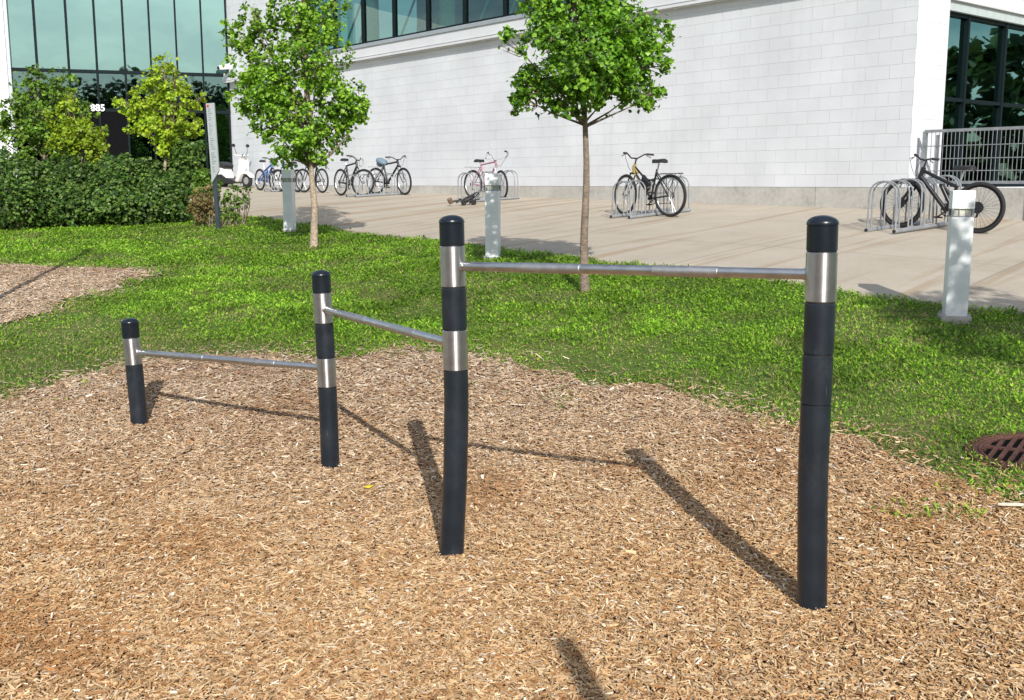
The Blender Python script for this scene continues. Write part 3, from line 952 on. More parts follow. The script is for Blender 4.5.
# left curtain wall
PRt = at(237, 183, 36.6); PLt = at(17, 183, 34.6)
PRt.z = 0; PLt.z = 0
U3 = (PLt - PRt).normalized(); N3 = Vector((U3.y, -U3.x, 0))
if N3.y > 0: N3 = -N3
LW = (PLt - PRt).length
frame = MB()
for px in (39.4, 71, 99, 127, 153, 179, 204.5, 229):
    dirx = (px - 512) / F_PX * 1.0   # mullion stands where that line of sight meets the facade (height near the transom)
    zc = 1 / (CP + .237 * SP)
    rx = dirx * zc
    # PRt + U3*t with x = rx*y
    tt = (PRt.x - rx * PRt.y) / (rx * U3.y - U3.x)
    wbox(frame, tt - .03, tt + .03, 1.2, TOP, -.12, .05, U3, N3, PRt)
for z in (4.02, 5.25): wbox(frame, .05, LW, z - .05, z + .05, -.115, .035, U3, N3, PRt)
cw = frame.build('curtain_wall', M['frame'], bld)
tag(cw, 'tall teal glass curtain wall at the entrance')
g = MB(); wbox(g, 0, LW, 5.2, TOP, -.06, -.05, U3, N3, PRt); g.build('glass', M['glass2'], cw)
g = MB(); wbox(g, 0, LW, 1.2, 5.198, -.06, -.05, U3, N3, PRt); tag(g.build('glass', M['glass4'], cw), 'lower panes of the curtain wall, darkened to stand for reflected trees')
r_ = MB()
wbox(r_, -.3, LW + .3, 1.0, TOP, -2.2, -2.0, U3, N3, PRt); wbox(r_, 0, LW, 5.05, 5.18, -2.0, -.13, U3, N3, PRt)
r_.build('interior', M['room'], cw)
# doorway recess and number
dr = MB()
for px in (104, 132):
    pass
tn = (PRt.x - (104 - 512) / F_PX / 1.02 * PRt.y) / ((104 - 512) / F_PX / 1.02 * U3.y - U3.x)
wbox(dr, tn - .75, tn + .85, 1.3, 4.0, .005, .03, U3, N3, PRt)
dr.build('door', M['pit'], cw)
fc = bpy.data.curves.new('house_number', 'FONT')
fc.body = '11885'; fc.size = .30; fc.extrude = .015; fc.offset = .007; fc.align_x = 'RIGHT'
tmp = bpy.data.objects.new('tmp_text', fc); COL.objects.link(tmp)
dg_ = bpy.context.evaluated_depsgraph_get()
me = bpy.data.meshes.new_from_object(tmp.evaluated_get(dg_))
bpy.data.objects.remove(tmp)
num = bpy.data.objects.new('house_number', me); COL.objects.link(num)
me.materials.clear(); me.materials.append(M['number'])
num.parent = cw
pn = at(105.5, 111, 34.6)
tn2 = (PRt.x - pn.x / pn.y * PRt.y) / (pn.x / pn.y * U3.y - U3.x)
q = PRt + U3 * tn2 + N3 * .09
zq = at(105.5, 111, q.y).z
num.matrix_world = Matrix.Translation(Vector((q.x, q.y, zq))) @ Matrix((( -U3.x, 0, N3.x, 0), (-U3.y, 0, N3.y, 0), (0, 1, 0, 0), (0, 0, 0, 1)))
mw = num.matrix_world.copy()
num.matrix_parent_inverse = Matrix.Identity(4)
num.matrix_basis = Matrix.Translation(-C0) @ mw
# white wall left of the curtain wall, and the corner profile
w = MB()
wbox(w, LW + .03, LW + 8, .8, TOP, -.4, .12, U3, N3, PRt)
w.build('side_wall', M['white'], bld)
pr = MB()
wbox(pr, LW - .08, LW + .02, .8, TOP, -.12, .10, U3, N3, PRt)
pr.build('corner_profile', M['sill'], bld)
pr = MB(); wbox(pr, -.12, .04, .8, TOP, -.1, .09, U3, N3, PRt)
pr.build('corner_profile', M['sill'], bld)
rf = MB()
wbox(rf, 0.3, TE, TOP, TOP + .15, -14, -.05); rf.build('roof', M['sill'], bld)

# security camera on the far corner
cpos = C0 + U * 24.6 + N1 * .02
zc_ = at(232, 65, cpos.y).z
sc = empty('security_camera', (cpos.x, cpos.y, zc_), math.atan2(N1.y, N1.x), 'white security camera fixed high on the wall by the curtain wall corner', 'camera')
m1 = MB(); m1.tube([(-.02, 0, 0), (.22, 0, 0)], .03, 10); m1.box((0.0, 0, 0), (.03, .14, .14)); m1.build('bracket', M['white'], sc)
m1 = MB(); m1.prism([(.1, -.14), (.55, -.2), (.58, -.06), (.12, .06)], -.09, .09, .02); m1.build('housing', M['scooter'], sc)
m1 = MB(); m1.tube([(.56, 0, -.13), (.60, 0, -.135)], .05, 12); m1.build('lens', M['black'], sc)

# ------------------------------------------------------------------ guard fence
FT0, FT1 = -.16, -8.8
fe = empty('guard_fence', C0 + U * FT0 + Vector((0, 0, 1.58)), 0, 'galvanised steel guard fence on the concrete kerb before the dark window', 'fence')
FO = C0 + U * FT0 + Vector((0, 0, 1.58))


def fp(t, z, o=0): return C0 + U * t + N1 * (-.15 + o) + Vector((0, 0, z)) - FO


FH = .885
for t in (FT0, -2.4, -4.7, -7.0):
    q = MB(); q.box(fp(t, 1.58 + FH / 2), (.06, .05, FH), U, N1); q.box(fp(t, 1.586), (.14, .12, .012), U, N1)
    if t == FT0: q.box(fp(t - .22, 1.58 + FH / 2 - .03), (.045, .04, FH - .06), U, N1)
    q.build('post', M['galv'], fe)
for z in (1.66, 1.58 + FH):
    q = MB(); q.box(fp((FT0 + FT1) / 2, z, .002), (abs(FT1 - FT0), .05, .045), U, N1); q.build('rail', M['galv'], fe)
q = MB()
for z in (1.84, 2.03, 2.23): q.box(fp((FT0 + FT1) / 2, z, .03), (abs(FT1 - FT0), .006, .013), U, N1)
t = FT0 - .06
while t > FT1:
    q.box(fp(t, 1.58 + FH / 2 + .04, .026), (.0075, .007, FH - .09), U, N1); t -= .066
q.build('grille', M['galv'], fe)

# ------------------------------------------------------------------ bollards
def bollard(px, py, fwd, H, W, rz, label, plinth):
    p = at(px, py, fwd); z = gz(p.x, p.y)
    e = empty('light_bollard', (p.x, p.y, z), rz, label, 'bollard', 'white light bollards along the edge of the paving')
    b = .008
    m1 = MB(); m1.box((0, 0, H * .40 + .015), (W, W, H * .80 - .03), bev=b); m1.build('column', M['white_metal'], e)
    m1 = MB(); m1.box((0, 0, H * .93), (W, W, H * .14), bev=b); m1.build('cap', M['white_metal'], e)
    m1 = MB(); m1.box((0, 0, H * .83), (W * .80, W * .80, H * .07)); m1.build('lens', M['lens'], e)
    m1 = MB()
    for sx in (-1, 1):
        for sy in (-1, 1): m1.box((sx * W * .44, sy * W * .44, H * .83), (.018, .018, H * .075))
    for sx in (-.16, .16): m1.box((sx * W, -W * .41, H * .83), (.01, .01, H * .07))
    m1.box((0, 0, H * .803), (W * .98, W * .98, .012)); m1.build('guard', M['galv'], e)
    m1 = MB(); m1.box((0, 0, .015 if plinth else .0), (W * (1.35 if plinth else 1.12), W * (1.35 if plinth else 1.12), .07 if plinth else .05), bev=.01)
    for sx in (-.56, .56):
        for sy in (-.56, .56): m1.lathe((sx * W, sy * W, .04 if plinth else .02), [(.012, 0), (.012, .03)], 8)
    m1.build('plinth', M['plinth'], e)


bollard(954, 322, 8.7, 1.075, .175, R(-14), 'white light bollard on a concrete plinth in front of the black bike at right', True)
bollard(493, 256, 12.7, 1.03, .16, R(-10), 'white light bollard in the grass in front of the pink bike', False)
bollard(290, 229, 18.1, 1.05, .165, R(-10), 'white light bollard in the grass beside the forked young tree', False)

# ------------------------------------------------------------------ bike racks
def rack(px, py, fwd, n, label, length, gap=.42, hh=.50, back=0.0):
    p = at(px, py, fwd)
    e = empty('bike_rack', (p.x, p.y, gz(p.x, p.y) + .02), math.atan2(-N1.y, -N1.x), label, 'bike rack', 'galvanised bike racks in front of the white wall')
    # local x: towards the wall, local y: along the wall
    sl = (gz(p.x - N1.x * length, p.y - N1.y * length) - gz(p.x, p.y)) / length
    for sy in (-gap / 2, gap / 2):
        q = MB(); q.tube([(0, sy, .03), (length, sy, .03 + sl * length)], .03, 12); q.build('base_tube', M['galv'], e)
        q = MB(); q.tube([(-.004, sy, .03), (-.001, sy, .03)], .024, 12); q.build('tube_plug', M['rubber'], e)
    xs = [.07 + (length - .14) * i / (n - 1) for i in range(n)]
    for x in xs:
        q = MB()
        for dx in (-.045, .045):
            z0 = .05 + sl * x
            pts = [(x + dx, -gap / 2, z0), (x + dx, -gap / 2 + .01, z0 + hh - .16)]
            for a in range(1, 8):
                an = math.pi * a / 8
                pts.append((x + dx, -(gap / 2 - .01) * math.cos(an), z0 + hh - .16 + .16 * math.sin(an)))
            pts += [(x + dx, gap / 2 - .01, z0 + hh - .16), (x + dx, gap / 2, z0)]
            q.tube(pts, .0115, 8)
        q.build('hoop', M['galv'], e)


# ------------------------------------------------------------------ bikes
def bike(px, fwd, heading, label, c, wr=.34, tw=.018, steer=0.0, bars='flat', head=None, rear_rack=False, sag=False, cover=None, fat=1.35, lean=0.0,
         seat_h=.95, bar_h=1.03, disc=False, fender=None, susp=False, rim='alloy', basket=None, zoff=0.0, box=None, bottle=False):
    p = at(px, 200, fwd)
    z = gz(p.x, p.y) + .02
    rz = math.atan2(heading[1], heading[0])
    h = Vector((heading[0], heading[1], 0)).normalized()
    # the paving slopes: pitch the bike so that both wheels touch it
    zr = gz(p.x - h.x * .525, p.y - h.y * .525); zf = gz(p.x + h.x * .525, p.y + h.y * .525)
    e = empty('bicycle', (p.x, p.y, (zr + zf) / 2 + .02 + zoff), 0, label, 'bicycle', 'bicycles parked along the white wall')
    e.rotation_mode = 'XYZ'
    e.rotation_euler = (lean, -math.atan2(zf - zr, 1.05), rz)
    O = Vector((-.525, 0, 0))
    V = lambda x, z, y=0: O + Vector((x, y, z))
    hub_r, hub_f = V(0, wr), V(1.05, wr)
    bb, st, sd = V(.43, wr - .055), V(.29, .78) if not susp else V(.31, .62), V(.245, seat_h)
    ht, hb = (V(.795, .86), V(.83, .74)) if not susp else (V(.80, .84), V(.835, .71))
    axis = (ht - hb).normalized()
    rot = Matrix.Translation(hb) @ Matrix.Rotation(steer, 4, axis) @ Matrix.Translation(-hb)
    col = M[c]

    def wheel(hub, mx):
        m1 = MB(); ax = (0, 1, 0)
        m1.torus(hub, ax, wr - tw * 2 - .008, .009, 40, 6, sx=1.1)
        m1.tube([hub + Vector((0, -.05, 0)), hub + Vector((0, .05, 0))], .022, 10)
        for i in range(28):
            a = 2 * math.pi * i / 28
            s = .03 if i % 2 else -.03
            m1.tube([hub + Vector((.02 * math.cos(a + .4), s, .02 * math.sin(a + .4))), hub + Vector(((wr - tw * 2 - .012) * math.cos(a), 0, (wr - tw * 2 - .012) * math.sin(a)))], .0017, 4, False)
        if disc: m1.tube([hub + Vector((0, .055, 0)), hub + Vector((0, .058, 0))], .08, 20)
        m2 = MB(); m2.torus(hub, ax, wr - tw, tw, 48, 10)
        if mx is not None:
            m1.v = [mx @ v for v in m1.v]; m2.v = [mx @ v for v in m2.v]
        w_ = m1.build('wheel', M[rim], e)
        m2.build('tyre', M['rubber'], w_)

    wheel(hub_r, None); wheel(hub_f, rot)
    fr = MB(); r = .016 * fat
    if sag:
        mid = V(.50, .60); fr.tube([ht - axis * .03, (ht + mid) / 2 + Vector((-.02, 0, -.05)), mid, V(.335, .60)], r, 10)
    else:
        fr.tube([ht - axis * .03, st - Vector((0, 0, .02))], r, 10)
    fr.tube([hb + axis * .02, bb], r * 1.25, 10)
    fr.tube([bb, st], r, 10); fr.tube([hb - axis * .01, ht + axis * .01], r * 1.35, 10)
    for sy in (-1, 1):
        o = Vector((0, sy * .055, 0)); i_ = Vector((0, sy * .02, 0))
        fr.tube([bb + i_, hub_r + o], r * .65, 8)
        fr.tube([st + Vector((.012, 0, -.06)) + i_, hub_r + o], r * .6, 8)
    if susp:
        fr.tube([V(.52, .60), V(.40, .40)], .028, 10); fr.tube([V(.35, .45), V(.52, .63)], .02, 10)
    fo_ = fr.build('frame', col, e)
    if head:
        q = MB(); q.tube([hb - axis * .012, ht + axis * .012], r * 1.5, 10); q.tube([hb + axis * .02, hb * .6 + bb * .4], r * 1.32, 10); q.tube([ht - axis * .04, hb + axis * .03 + Vector((-.10, 0, -.05))], r * 1.2, 10)
        q.build('head_tube', M[head], fo_)
    fk = MB()
    for sy in (-1, 1):
        top = hb + Vector((0, sy * .05, 0)) - axis * .03
        if susp:
            fk.tube([top, top * .45 + (hub_f + Vector((0, sy * .055, 0))) * .55], .016, 8); fk.tube([top * .5 + (hub_f + Vector((0, sy * .055, 0))) * .5, hub_f + Vector((0, sy * .055, 0))], .021, 8)
        else:
            fk.tube([top, top * .35 + hub_f * .65 + Vector((-.02, sy * .052, 0)) - Vector((0, top.y * .35, 0)), hub_f + Vector((0, sy * .052, 0))], .012, 8)
    fk.tube([hb + Vector((0, -.06, 0)) - axis * .03, hb + Vector((0, .06, 0)) - axis * .03], .017, 8)
    fk.v = [rot @ v for v in fk.v]
    fk.build('fork', M['silver'] if susp is False and c not in ('black',) else M['black'], e)
    # handlebar and stem
    hbr = MB()
    top = ht + axis * (bar_h - .88)
    cl = top + Vector((.06, 0, .01))
    hbr.tube([ht, top, cl], .014, 8)
    if bars == 'flat':
        P = [cl + Vector((-.06, -.31, .035)), cl + Vector((-.02, -.18, .03)), cl + Vector((0, -.06, 0)), cl + Vector((0, .06, 0)), cl + Vector((-.02, .18, .03)), cl + Vector((-.06, .31, .035))]
    elif bars == 'riser':
        P = [cl + Vector((-.14, -.30, .07)), cl + Vector((-.05, -.18, .075)), cl + Vector((0, -.06, 0)), cl + Vector((0, .06, 0)), cl + Vector((-.05, .18, .075)), cl + Vector((-.14, .30, .07))]
    else:  # swept horn bars with upright ends
        P = [cl + Vector((.03, -.20, .17)), cl + Vector((.08, -.25, .16)), cl + Vector((.06, -.27, .08)), cl + Vector((-.03, -.25, .04)), cl + Vector((0, -.08, .0)),
             cl + Vector((0, .08, .0)), cl + Vector((-.03, .25, .04)), cl + Vector((.06, .27, .08)), cl + Vector((.08, .25, .16)), cl + Vector((.03, .20, .17))]
    hbr.tube(P, .0125, 8)
    grs = []
    for a, b in ((P[0], P[1]), (P[-1], P[-2])):
        gr = MB(); grs.append(gr)
        gr.tube([a, a + (b - a) * .85], .018, 8)
        lv = a + (b - a) * .75 + Vector((.04, 0, -.02))
        gr.tube([lv, lv + (a - b) * .7 + Vector((.03, 0, -.03))], .006, 6)
    cb = MB()
    for sy in (-1, 1):
        s_ = (P[1] if sy < 0 else P[-2]) + Vector((.03, 0, 0))
        cb.tube([s_, s_ + Vector((.10, -sy * .05, -.06)), cl + Vector((.11, sy * .03, -.16)), hb + Vector((.06, sy * .02, .02))], .004, 6)
    for q in (hbr, cb, *grs): q.v = [rot @ v for v in q.v]
    ho = hbr.build('handlebar', M['black'] if c in ('black', 'gold', 'blue', 'teal') else M['silver'], e)
    for gr in grs: gr.build('grip', M['saddle'], ho)
    cb.build('cable', M['black'], ho)
    # saddle
    sp = MB(); sp.tube([st - Vector((0, 0, .05)), sd - Vector((0, 0, .03))], .0135, 8); sp.build('seat_post', M['alloy'], e)
    sa = MB()
    prof = [(-.13, .075, .0), (-.10, .085, .012), (-.03, .07, .008), (.05, .03, .002), (.12, .02, .004), (.15, .012, .0)]
    b0 = len(sa.v)
    for (x, w, dz) in prof:
        for (yy, zz) in ((-1, -.035), (-.9, .0), (-.45, .018), (0, .02), (.45, .018), (.9, .0), (1, -.035), (0, -.045)):
            sa.v.append(sd + Vector((x, yy * w, zz + dz)))
    for k in range(len(prof) - 1):
        for i in range(8): sa.face([b0 + k * 8 + i, b0 + k * 8 + (i + 1) % 8, b0 + (k + 1) * 8 + (i + 1) % 8, b0 + (k + 1) * 8 + i], None, True)
    sa.face([b0 + i for i in range(8)]); sa.face([b0 + 40 + i for i in range(8)][::-1])
    so = sa.build('saddle', M['saddle'], e)
    if cover:
        cv = MB(); cv.ellipsoid(sd + Vector((-.01, 0, .0)), (.19, .13, .085), 16, 10, Matrix.Rotation(.35, 3, 'Y'))
        cv.ellipsoid(sd + Vector((-.10, .02, -.06)), (.10, .10, .07), 12, 8); cv.build('saddle_cover', M[cover], so)
    # drive train
    cr = MB(); ax = Vector((0, -.07, 0))
    cr.torus(bb + ax * .9, (0, 1, 0), .085, .008, 28, 6); cr.tube([bb - Vector((0, .06, 0)), bb + Vector((0, .06, 0))], .024, 10)
    for k in range(5): cr.tube([bb + ax * .9, bb + ax * .9 + Vector((.085 * math.cos(k * 1.257), 0, .085 * math.sin(k * 1.257)))], .007, 6)
    ca = .7
    cr.tube([bb + ax, bb + ax + Vector((.17 * math.cos(ca), 0, -.17 * math.sin(ca)))], .011, 8)
    cr.tube([bb - ax, bb - ax - Vector((.17 * math.cos(ca), 0, -.17 * math.sin(ca)))], .011, 8)
    co = cr.build('crankset', M['black'], e)
    for s, q in ((-1, bb + ax + Vector((.17 * math.cos(ca), -.05, -.17 * math.sin(ca)))), (1, bb - ax - Vector((.17 * math.cos(ca), -.05, -.17 * math.sin(ca))))):
        pd = MB(); pd.box(q, (.09, .09, .022)); pd.build('pedal', M['saddle'], co)
    ch = MB(); ho_ = hub_r + Vector((0, -.045, 0))
    ch.torus(ho_, (0, 1, 0), .04, .012, 18, 6); ch.tube([bb + ax * .9 + Vector((0, 0, .085)), ho_ + Vector((0, 0, .045))], .006, 6)
    ch.tube([bb + ax * .9 - Vector((0, 0, .085)), ho_ + Vector((.03, 0, -.13))], .006, 6); ch.tube([ho_, ho_ + Vector((.03, 0, -.13))], .016, 8)
    ch.build('chain', M['black'], e)
    if rear_rack:
        rr = MB()
        for sy in (-.06, .06): rr.tube([V(.24, .70, sy), V(-.22, .715, sy), V(-.24, .70, sy * .5)], .007, 6)
        for x in (-.2, -.08, .05, .16): rr.tube([V(x, .71, -.06), V(x, .71, .06)], .005, 6)
        for sy in (-.07, .07): rr.tube([V(-.18, .71, sy), hub_r + Vector((0, sy, .02))], .005, 6); rr.tube([V(.02, .71, sy), hub_r + Vector((0.01, sy, .02))], .005, 6)
        rr.build('rear_rack', M['silver'] if rear_rack == 'silver' else M['black'], e)
    if fender:
        fd = MB(); fd.torus(hub_r, (0, 1, 0), wr + .025, .012, 20, 6, math.pi * .95, math.pi * 1.75, 2.2)
        fd.build('mudguard', M[fender], e)
    if box:
        bx = MB(); bx.prism([(.50, .40), (.66, .54), (.60, .70), (.44, .56)], -.035, .035, .02); bx.v = [O + v for v in bx.v]; bx.build('frame_bag', M[box], e)
    if bottle:
        q = MB(); d = (hb - bb).normalized(); a_ = bb + d * .16 + Vector((-.05, 0, .05))
        q.tube([a_, a_ + d * .17, a_ + d * .19, a_ + d * .22], [.034, .034, .02, .015], 12); q.build('bottle', M['silver'], e)
    if basket:
        q = MB(); q.box(rot @ (cl + Vector((.02, 0, -.09))), (.05, .05, .13), bev=.01); q.build('bar_bag', M[basket], e)
    return e


fl = (U.x, U.y); fr_ = (-U.x, -U.y)
bike(938, 14.6, (-.75, .66), 'black full suspension mountain bike with thick tyres facing left in the rightmost rack', 'black', .345, .028, -.18, 'flat', susp=True, fat=1.5, disc=True, seat_h=.87, bar_h=.99, rim='black', lean=R(2))
bike(647, 17.9, (-.64, .77), 'black and gold city bike with rear carrier in the rack behind the second young tree', 'black', .35, .023, -.25, 'riser', rear_rack='black', sag=True, seat_h=.92, bar_h=.98, box='black', head='gold', bottle=True, fat=1.1, lean=R(-2))
bike(487.5, 24.2, (.66, -.75), 'old pink road bike with upturned horn handlebars behind the middle bollard', 'pink', .325, .024, -.3, 'horn', rear_rack='silver', seat_h=.86, bar_h=.89, fat=1.1)
bike(351.5, 27.0, (.62, -.78), 'dark bike with flat bars and bare black saddle, left of the grey covered saddle', 'black', .345, .025, .45, 'riser', seat_h=.92, bar_h=.91)
bike(390.5, 27.2, (.78, -.63), 'dark bike with blue grey cloth over its saddle', 'black', .345, .025, -.25, 'riser', rear_rack='silver', cover='grey_cloth', seat_h=.84, bar_h=.90)
bike(268.5, 32.6, (.64, -.77), 'blue bike next to the scooter, leftmost of the bikes', 'blue', .335, .028, .3, 'riser', susp=True, fat=1.7, seat_h=.91, bar_h=.94)
bike(289, 31.6, (-.66, .75), 'dark bike with a teal pouch on its bars, behind the left bollard', 'black', .335, .027, .15, 'riser', basket='teal', seat_h=.86, bar_h=.94)
bike(313.5, 30.4, (-.64, .77), 'slim black bike half hidden behind the forked trunk', 'black', .345, .025, .2, 'flat', seat_h=1.02, bar_h=1.05)

rack(880, 228.5, 14.3, 6, 'galvanised hoop rack holding the black mountain bike, rightmost of the racks', 1.75, hh=.64)
rack(620, 213.5, 17.6, 6, 'galvanised hoop rack holding the black and gold city bike', 1.5, hh=.56)
rack(464, 203.5, 23.1, 3, 'galvanised hoop rack holding the pink road bike', 1.35, gap=.5, hh=.58)
rack(351, 197.0, 26.4, 5, 'galvanised hoop rack holding the bike with the covered saddle', 1.55)
rack(268, 191.6, 32.0, 4, 'galvanised hoop rack holding the blue bike', 1.5)

# dark object lying on the paving
p = at(467, 203, 22.2)
fo = empty('fallen_trailer', (p.x, p.y, gz(p.x, p.y) + .02), R(20), 'black folded frame with small wheels lying on the paving beside the pink bike', 'trailer frame')
q = MB()
for a, b in (((-.30, 0, .06), (.30, .05, .34)), ((-.12, -.1, .05), (.24, .02, .30)), ((-.42, .02, .10), (-.1, .04, .12)), ((-.05, .1, .05), (.2, -.1, .22)), ((.0, -.1, .10), (.32, -.08, .16)), ((.1, .12, .04), (.38, .1, .28)), ((-.2, .1, .16), (.1, -.1, .1))):
    q.tube([a, b], .02, 8)
q.box((.0, 0, .12), (.30, .16, .10), (math.cos(.5), 0, math.sin(.5)), (0, 1, 0), (-math.sin(.5), 0, math.cos(.5)), bev=.03)
q.build('frame', M['black'], fo)
for x, y in ((-.13, -.12), (.14, -.14)):
    q = MB(); q.torus((x, y, .07), (0, 1, .15), .052, .022, 20, 8); q.tube([(x, y - .02, .07), (x, y + .03, .07)], .03, 10); q.build('wheel', M['rubber'], fo)
q = MB(); q.box((-.45, .02, .11), (.12, .10, .16), (math.cos(.5), 0, math.sin(.5)), (0, 1, 0), (-math.sin(.5), 0, math.cos(.5)), bev=.03); q.build('handle', M['brown'], fo)
fo.scale = (.8, .8, .8)

# ------------------------------------------------------------------ scooter
p = at(234.5, 186, 34.6)
hd = Vector((.82, -.57, 0)).normalized()
se = empty('motor_scooter', (p.x, p.y, gz(p.x, p.y) + .02), math.atan2(hd.y, hd.x), 'white motor scooter with black seat parked by the curtain wall corner', 'scooter')


def spr(outline, w, name, mat, par=se, bev=.04, y0=None):
    q = MB(); q.prism(outline, -w if y0 is None else y0, w, bev); return q.build(name, mat, par)


body = spr([(-.82, .52), (-.70, .68), (-.36, .66), (-.22, .46), (-.16, .26), (.22, .22), (.27, .30), (.37, .62), (.44, .90), (.52, .92), (.56, .62), (.52, .40), (.36, .17), (-.10, .17), (-.42, .24), (-.60, .36)], .19, 'body', M['scooter'])
spr([(.32, .40), (.46, .52), (.68, .50), (.86, .36), (.88, .30), (.70, .42), (.52, .42), (.40, .34)], .11, 'front_mudguard', M['scooter'], bev=.02)
spr([(-.78, .64), (-.74, .80), (-.55, .83), (-.36, .80), (-.22, .72), (-.26, .62)], .205, 'seat', M['saddle'], bev=.025)
spr([(-.72, .22), (-.70, .40), (-.38, .42), (-.16, .30), (.22, .235), (.24, .13), (-.4, .12)], .225, 'engine_cover', M['black'], bev=.02)
for x in (.62, -.52):
    q = MB(); q.torus((x, 0, .215), (0, 1, 0), .165, .062, 32, 10); w_ = q.build('wheel', M['rubber'], se)
    q = MB(); q.lathe((0, 0, 0), [(.115, -.05), (.115, .05)], 20); q.v = [Vector((v.x + x, v.z, v.y + .215)) for v in q.v]; q.build('rim', M['alloy'], w_)
q = MB(); q.tube([(.38, -.30, 1.03), (.44, -.12, 1.0), (.46, 0, .98), (.44, .12, 1.0), (.38, .30, 1.03)], .028, 10); q.tube([(.47, 0, .86), (.45, 0, .99)], .05, 12)
hbm = q.build('handlebar', M['scooter'], se)
q = MB(); q.ellipsoid((.53, 0, .99), (.08, .10, .085)); q.build('headlight', M['chrome'], hbm)
for sy in (-1, 1):
    q = MB(); q.tube([(.42, sy * .2, 1.02), (.38, sy * .27, 1.28)], .008, 6); q.ellipsoid((.37, sy * .29, 1.33), (.02, .075, .055)); q.build('mirror', M['black'], hbm)
q = MB(); q.tube([(.48, 0, .8), (.62, .07, .22)], .03, 8); q.tube([(-.1, 0, .2), (-.22, .12, .02)], .02, 8); q.build('suspension', M['alloy'], se)

# ------------------------------------------------------------------ sign
pb = gp(218.5, 229)
sg = empty('direction_sign', (pb.x, pb.y, pb.z), R(-20), 'tall narrow grey sign panel with small print on a dark post beside the shrubs', 'sign')
zt = at(210, 104, pb.y).z - pb.z
tilt = R(-1.5)
q = MB(); q.box((0, 0, zt / 2 - .05), (.062, .062, zt + .1), bev=.006); q.build('post', M['sign_post'], sg)
q = MB(); q.prism([(-.02, zt - 1.34), (.135, zt - 1.14), (.135, zt + .01), (-.02, zt + .01)], -.075, -.045); pn_ = q.build('panel', M['sign_face'], sg)
q = MB()
z = zt - .09
k = 0
while z > zt - 1.16:
    wl = .03 + .06 * random.random()
    q.box((.015 + wl / 2, -.077, z), (wl, .003, .014)); z -= .036; k += 1
    if k % 6 == 0: z -= .03
q.build('lettering', M['sign_mark'], pn_)
q = MB(); q.box((.015, -.077, zt - .04), (.04, .003, .045)); q.build('emblem', M['red'], pn_)
sg.rotation_euler = (0, R(-2.0), R(-15))

# ------------------------------------------------------------------ drain grate
gz0 = gz(*GRATE)
nx_ = Vector(((gz(GRATE[0] - .3, GRATE[1]) - gz(GRATE[0] + .3, GRATE[1])) / .6, (gz(GRATE[0], GRATE[1] - .3) - gz(GRATE[0], GRATE[1] + .3)) / .6, 1)).normalized()
ge = empty('drain_grate', (GRATE[0], GRATE[1], gz0 - .006), 0, 'round rusty iron drain grate set in the grass at right', 'drain cover')
ge.scale = (.97, .97, 1)
ge.rotation_mode = 'QUATERNION'; ge.rotation_quaternion = Vector((0, 0, 1)).rotation_difference(nx_)
q = MB()
for r0, hh in ((.325, .016), (.286, .016), (.255, .016)):
    q.torus((0, 0, hh), (0, 0, 1), r0, .007, 72, 6)
q.lathe((0, 0, -.06), [(.335, 0), (.335, .076), (.24, .076), (.24, 0.058)], 60)
q.build('frame', M['rust'], ge)
q = MB(); q.lathe((0, 0, -.05), [(.238, 0), (.238, .059)], 40); q.build('pit', M['pit'], ge)
q = MB()
for k in range(-4, 5):
    x = k * .056
    half = math.sqrt(max(.236 ** 2 - x * x, 0))
    q.box((x * .8 + 0, -x * .6, .015), (.022, 2 * half, .012), (.8, -.6, 0), (.6, .8, 0))
q.box((0, 0, .0145), (.47, .03, .011), (.8, -.6, 0), (.6, .8, 0)); q.box((0, 0, .0142), (.47, .03, .010), (.6, .8, 0), (-.8, .6, 0))
q.build('grid', M['rust'], ge)

# fallen leaf and pale wood pieces
pl = gp(368, 495)
V, F, C = kites(np.array([[pl.x - .03, pl.y, pl.z + .045]]), np.array([[.95, .2, .1]]), np.array([[-.2, .95, .1]]), np.array([.07]), np.array([.05]), np.array([.12]), np.array([[.75, .5, .03]]))
lf = np_mesh('fallen_leaf', V, F, M['yellow']); tag(lf, 'small yellow leaf lying on the wood chips left of the centre post', 'leaf')
for (px, py, ln, wd, rz, lb) in ((1010, 514, .13, .03, .12, 'weathered pale wood splinter at the mulch edge below the drain grate'), (648, 467, .085, .016, -.15, 'long pale wood splinter lying across the shadow of the tallest post')):
    pw = gp(px, py)
    q = MB(); q.prism([(-ln / 2, 0), (-ln * .3, wd * .25), (ln * .4, wd * .3), (ln / 2, wd * .1), (ln * .35, -wd * .25), (-ln * .3, -wd * .3)], -.006, .006, .002, Matrix.Rotation(R(90), 3, 'X'))
    o = q.build('wood_splinter', M['wood'])
    o.location = (pw.x, pw.y, pw.z + .045); o.rotation_euler = (.1, .05, rz)
    tag(o, lb, 'wood piece')


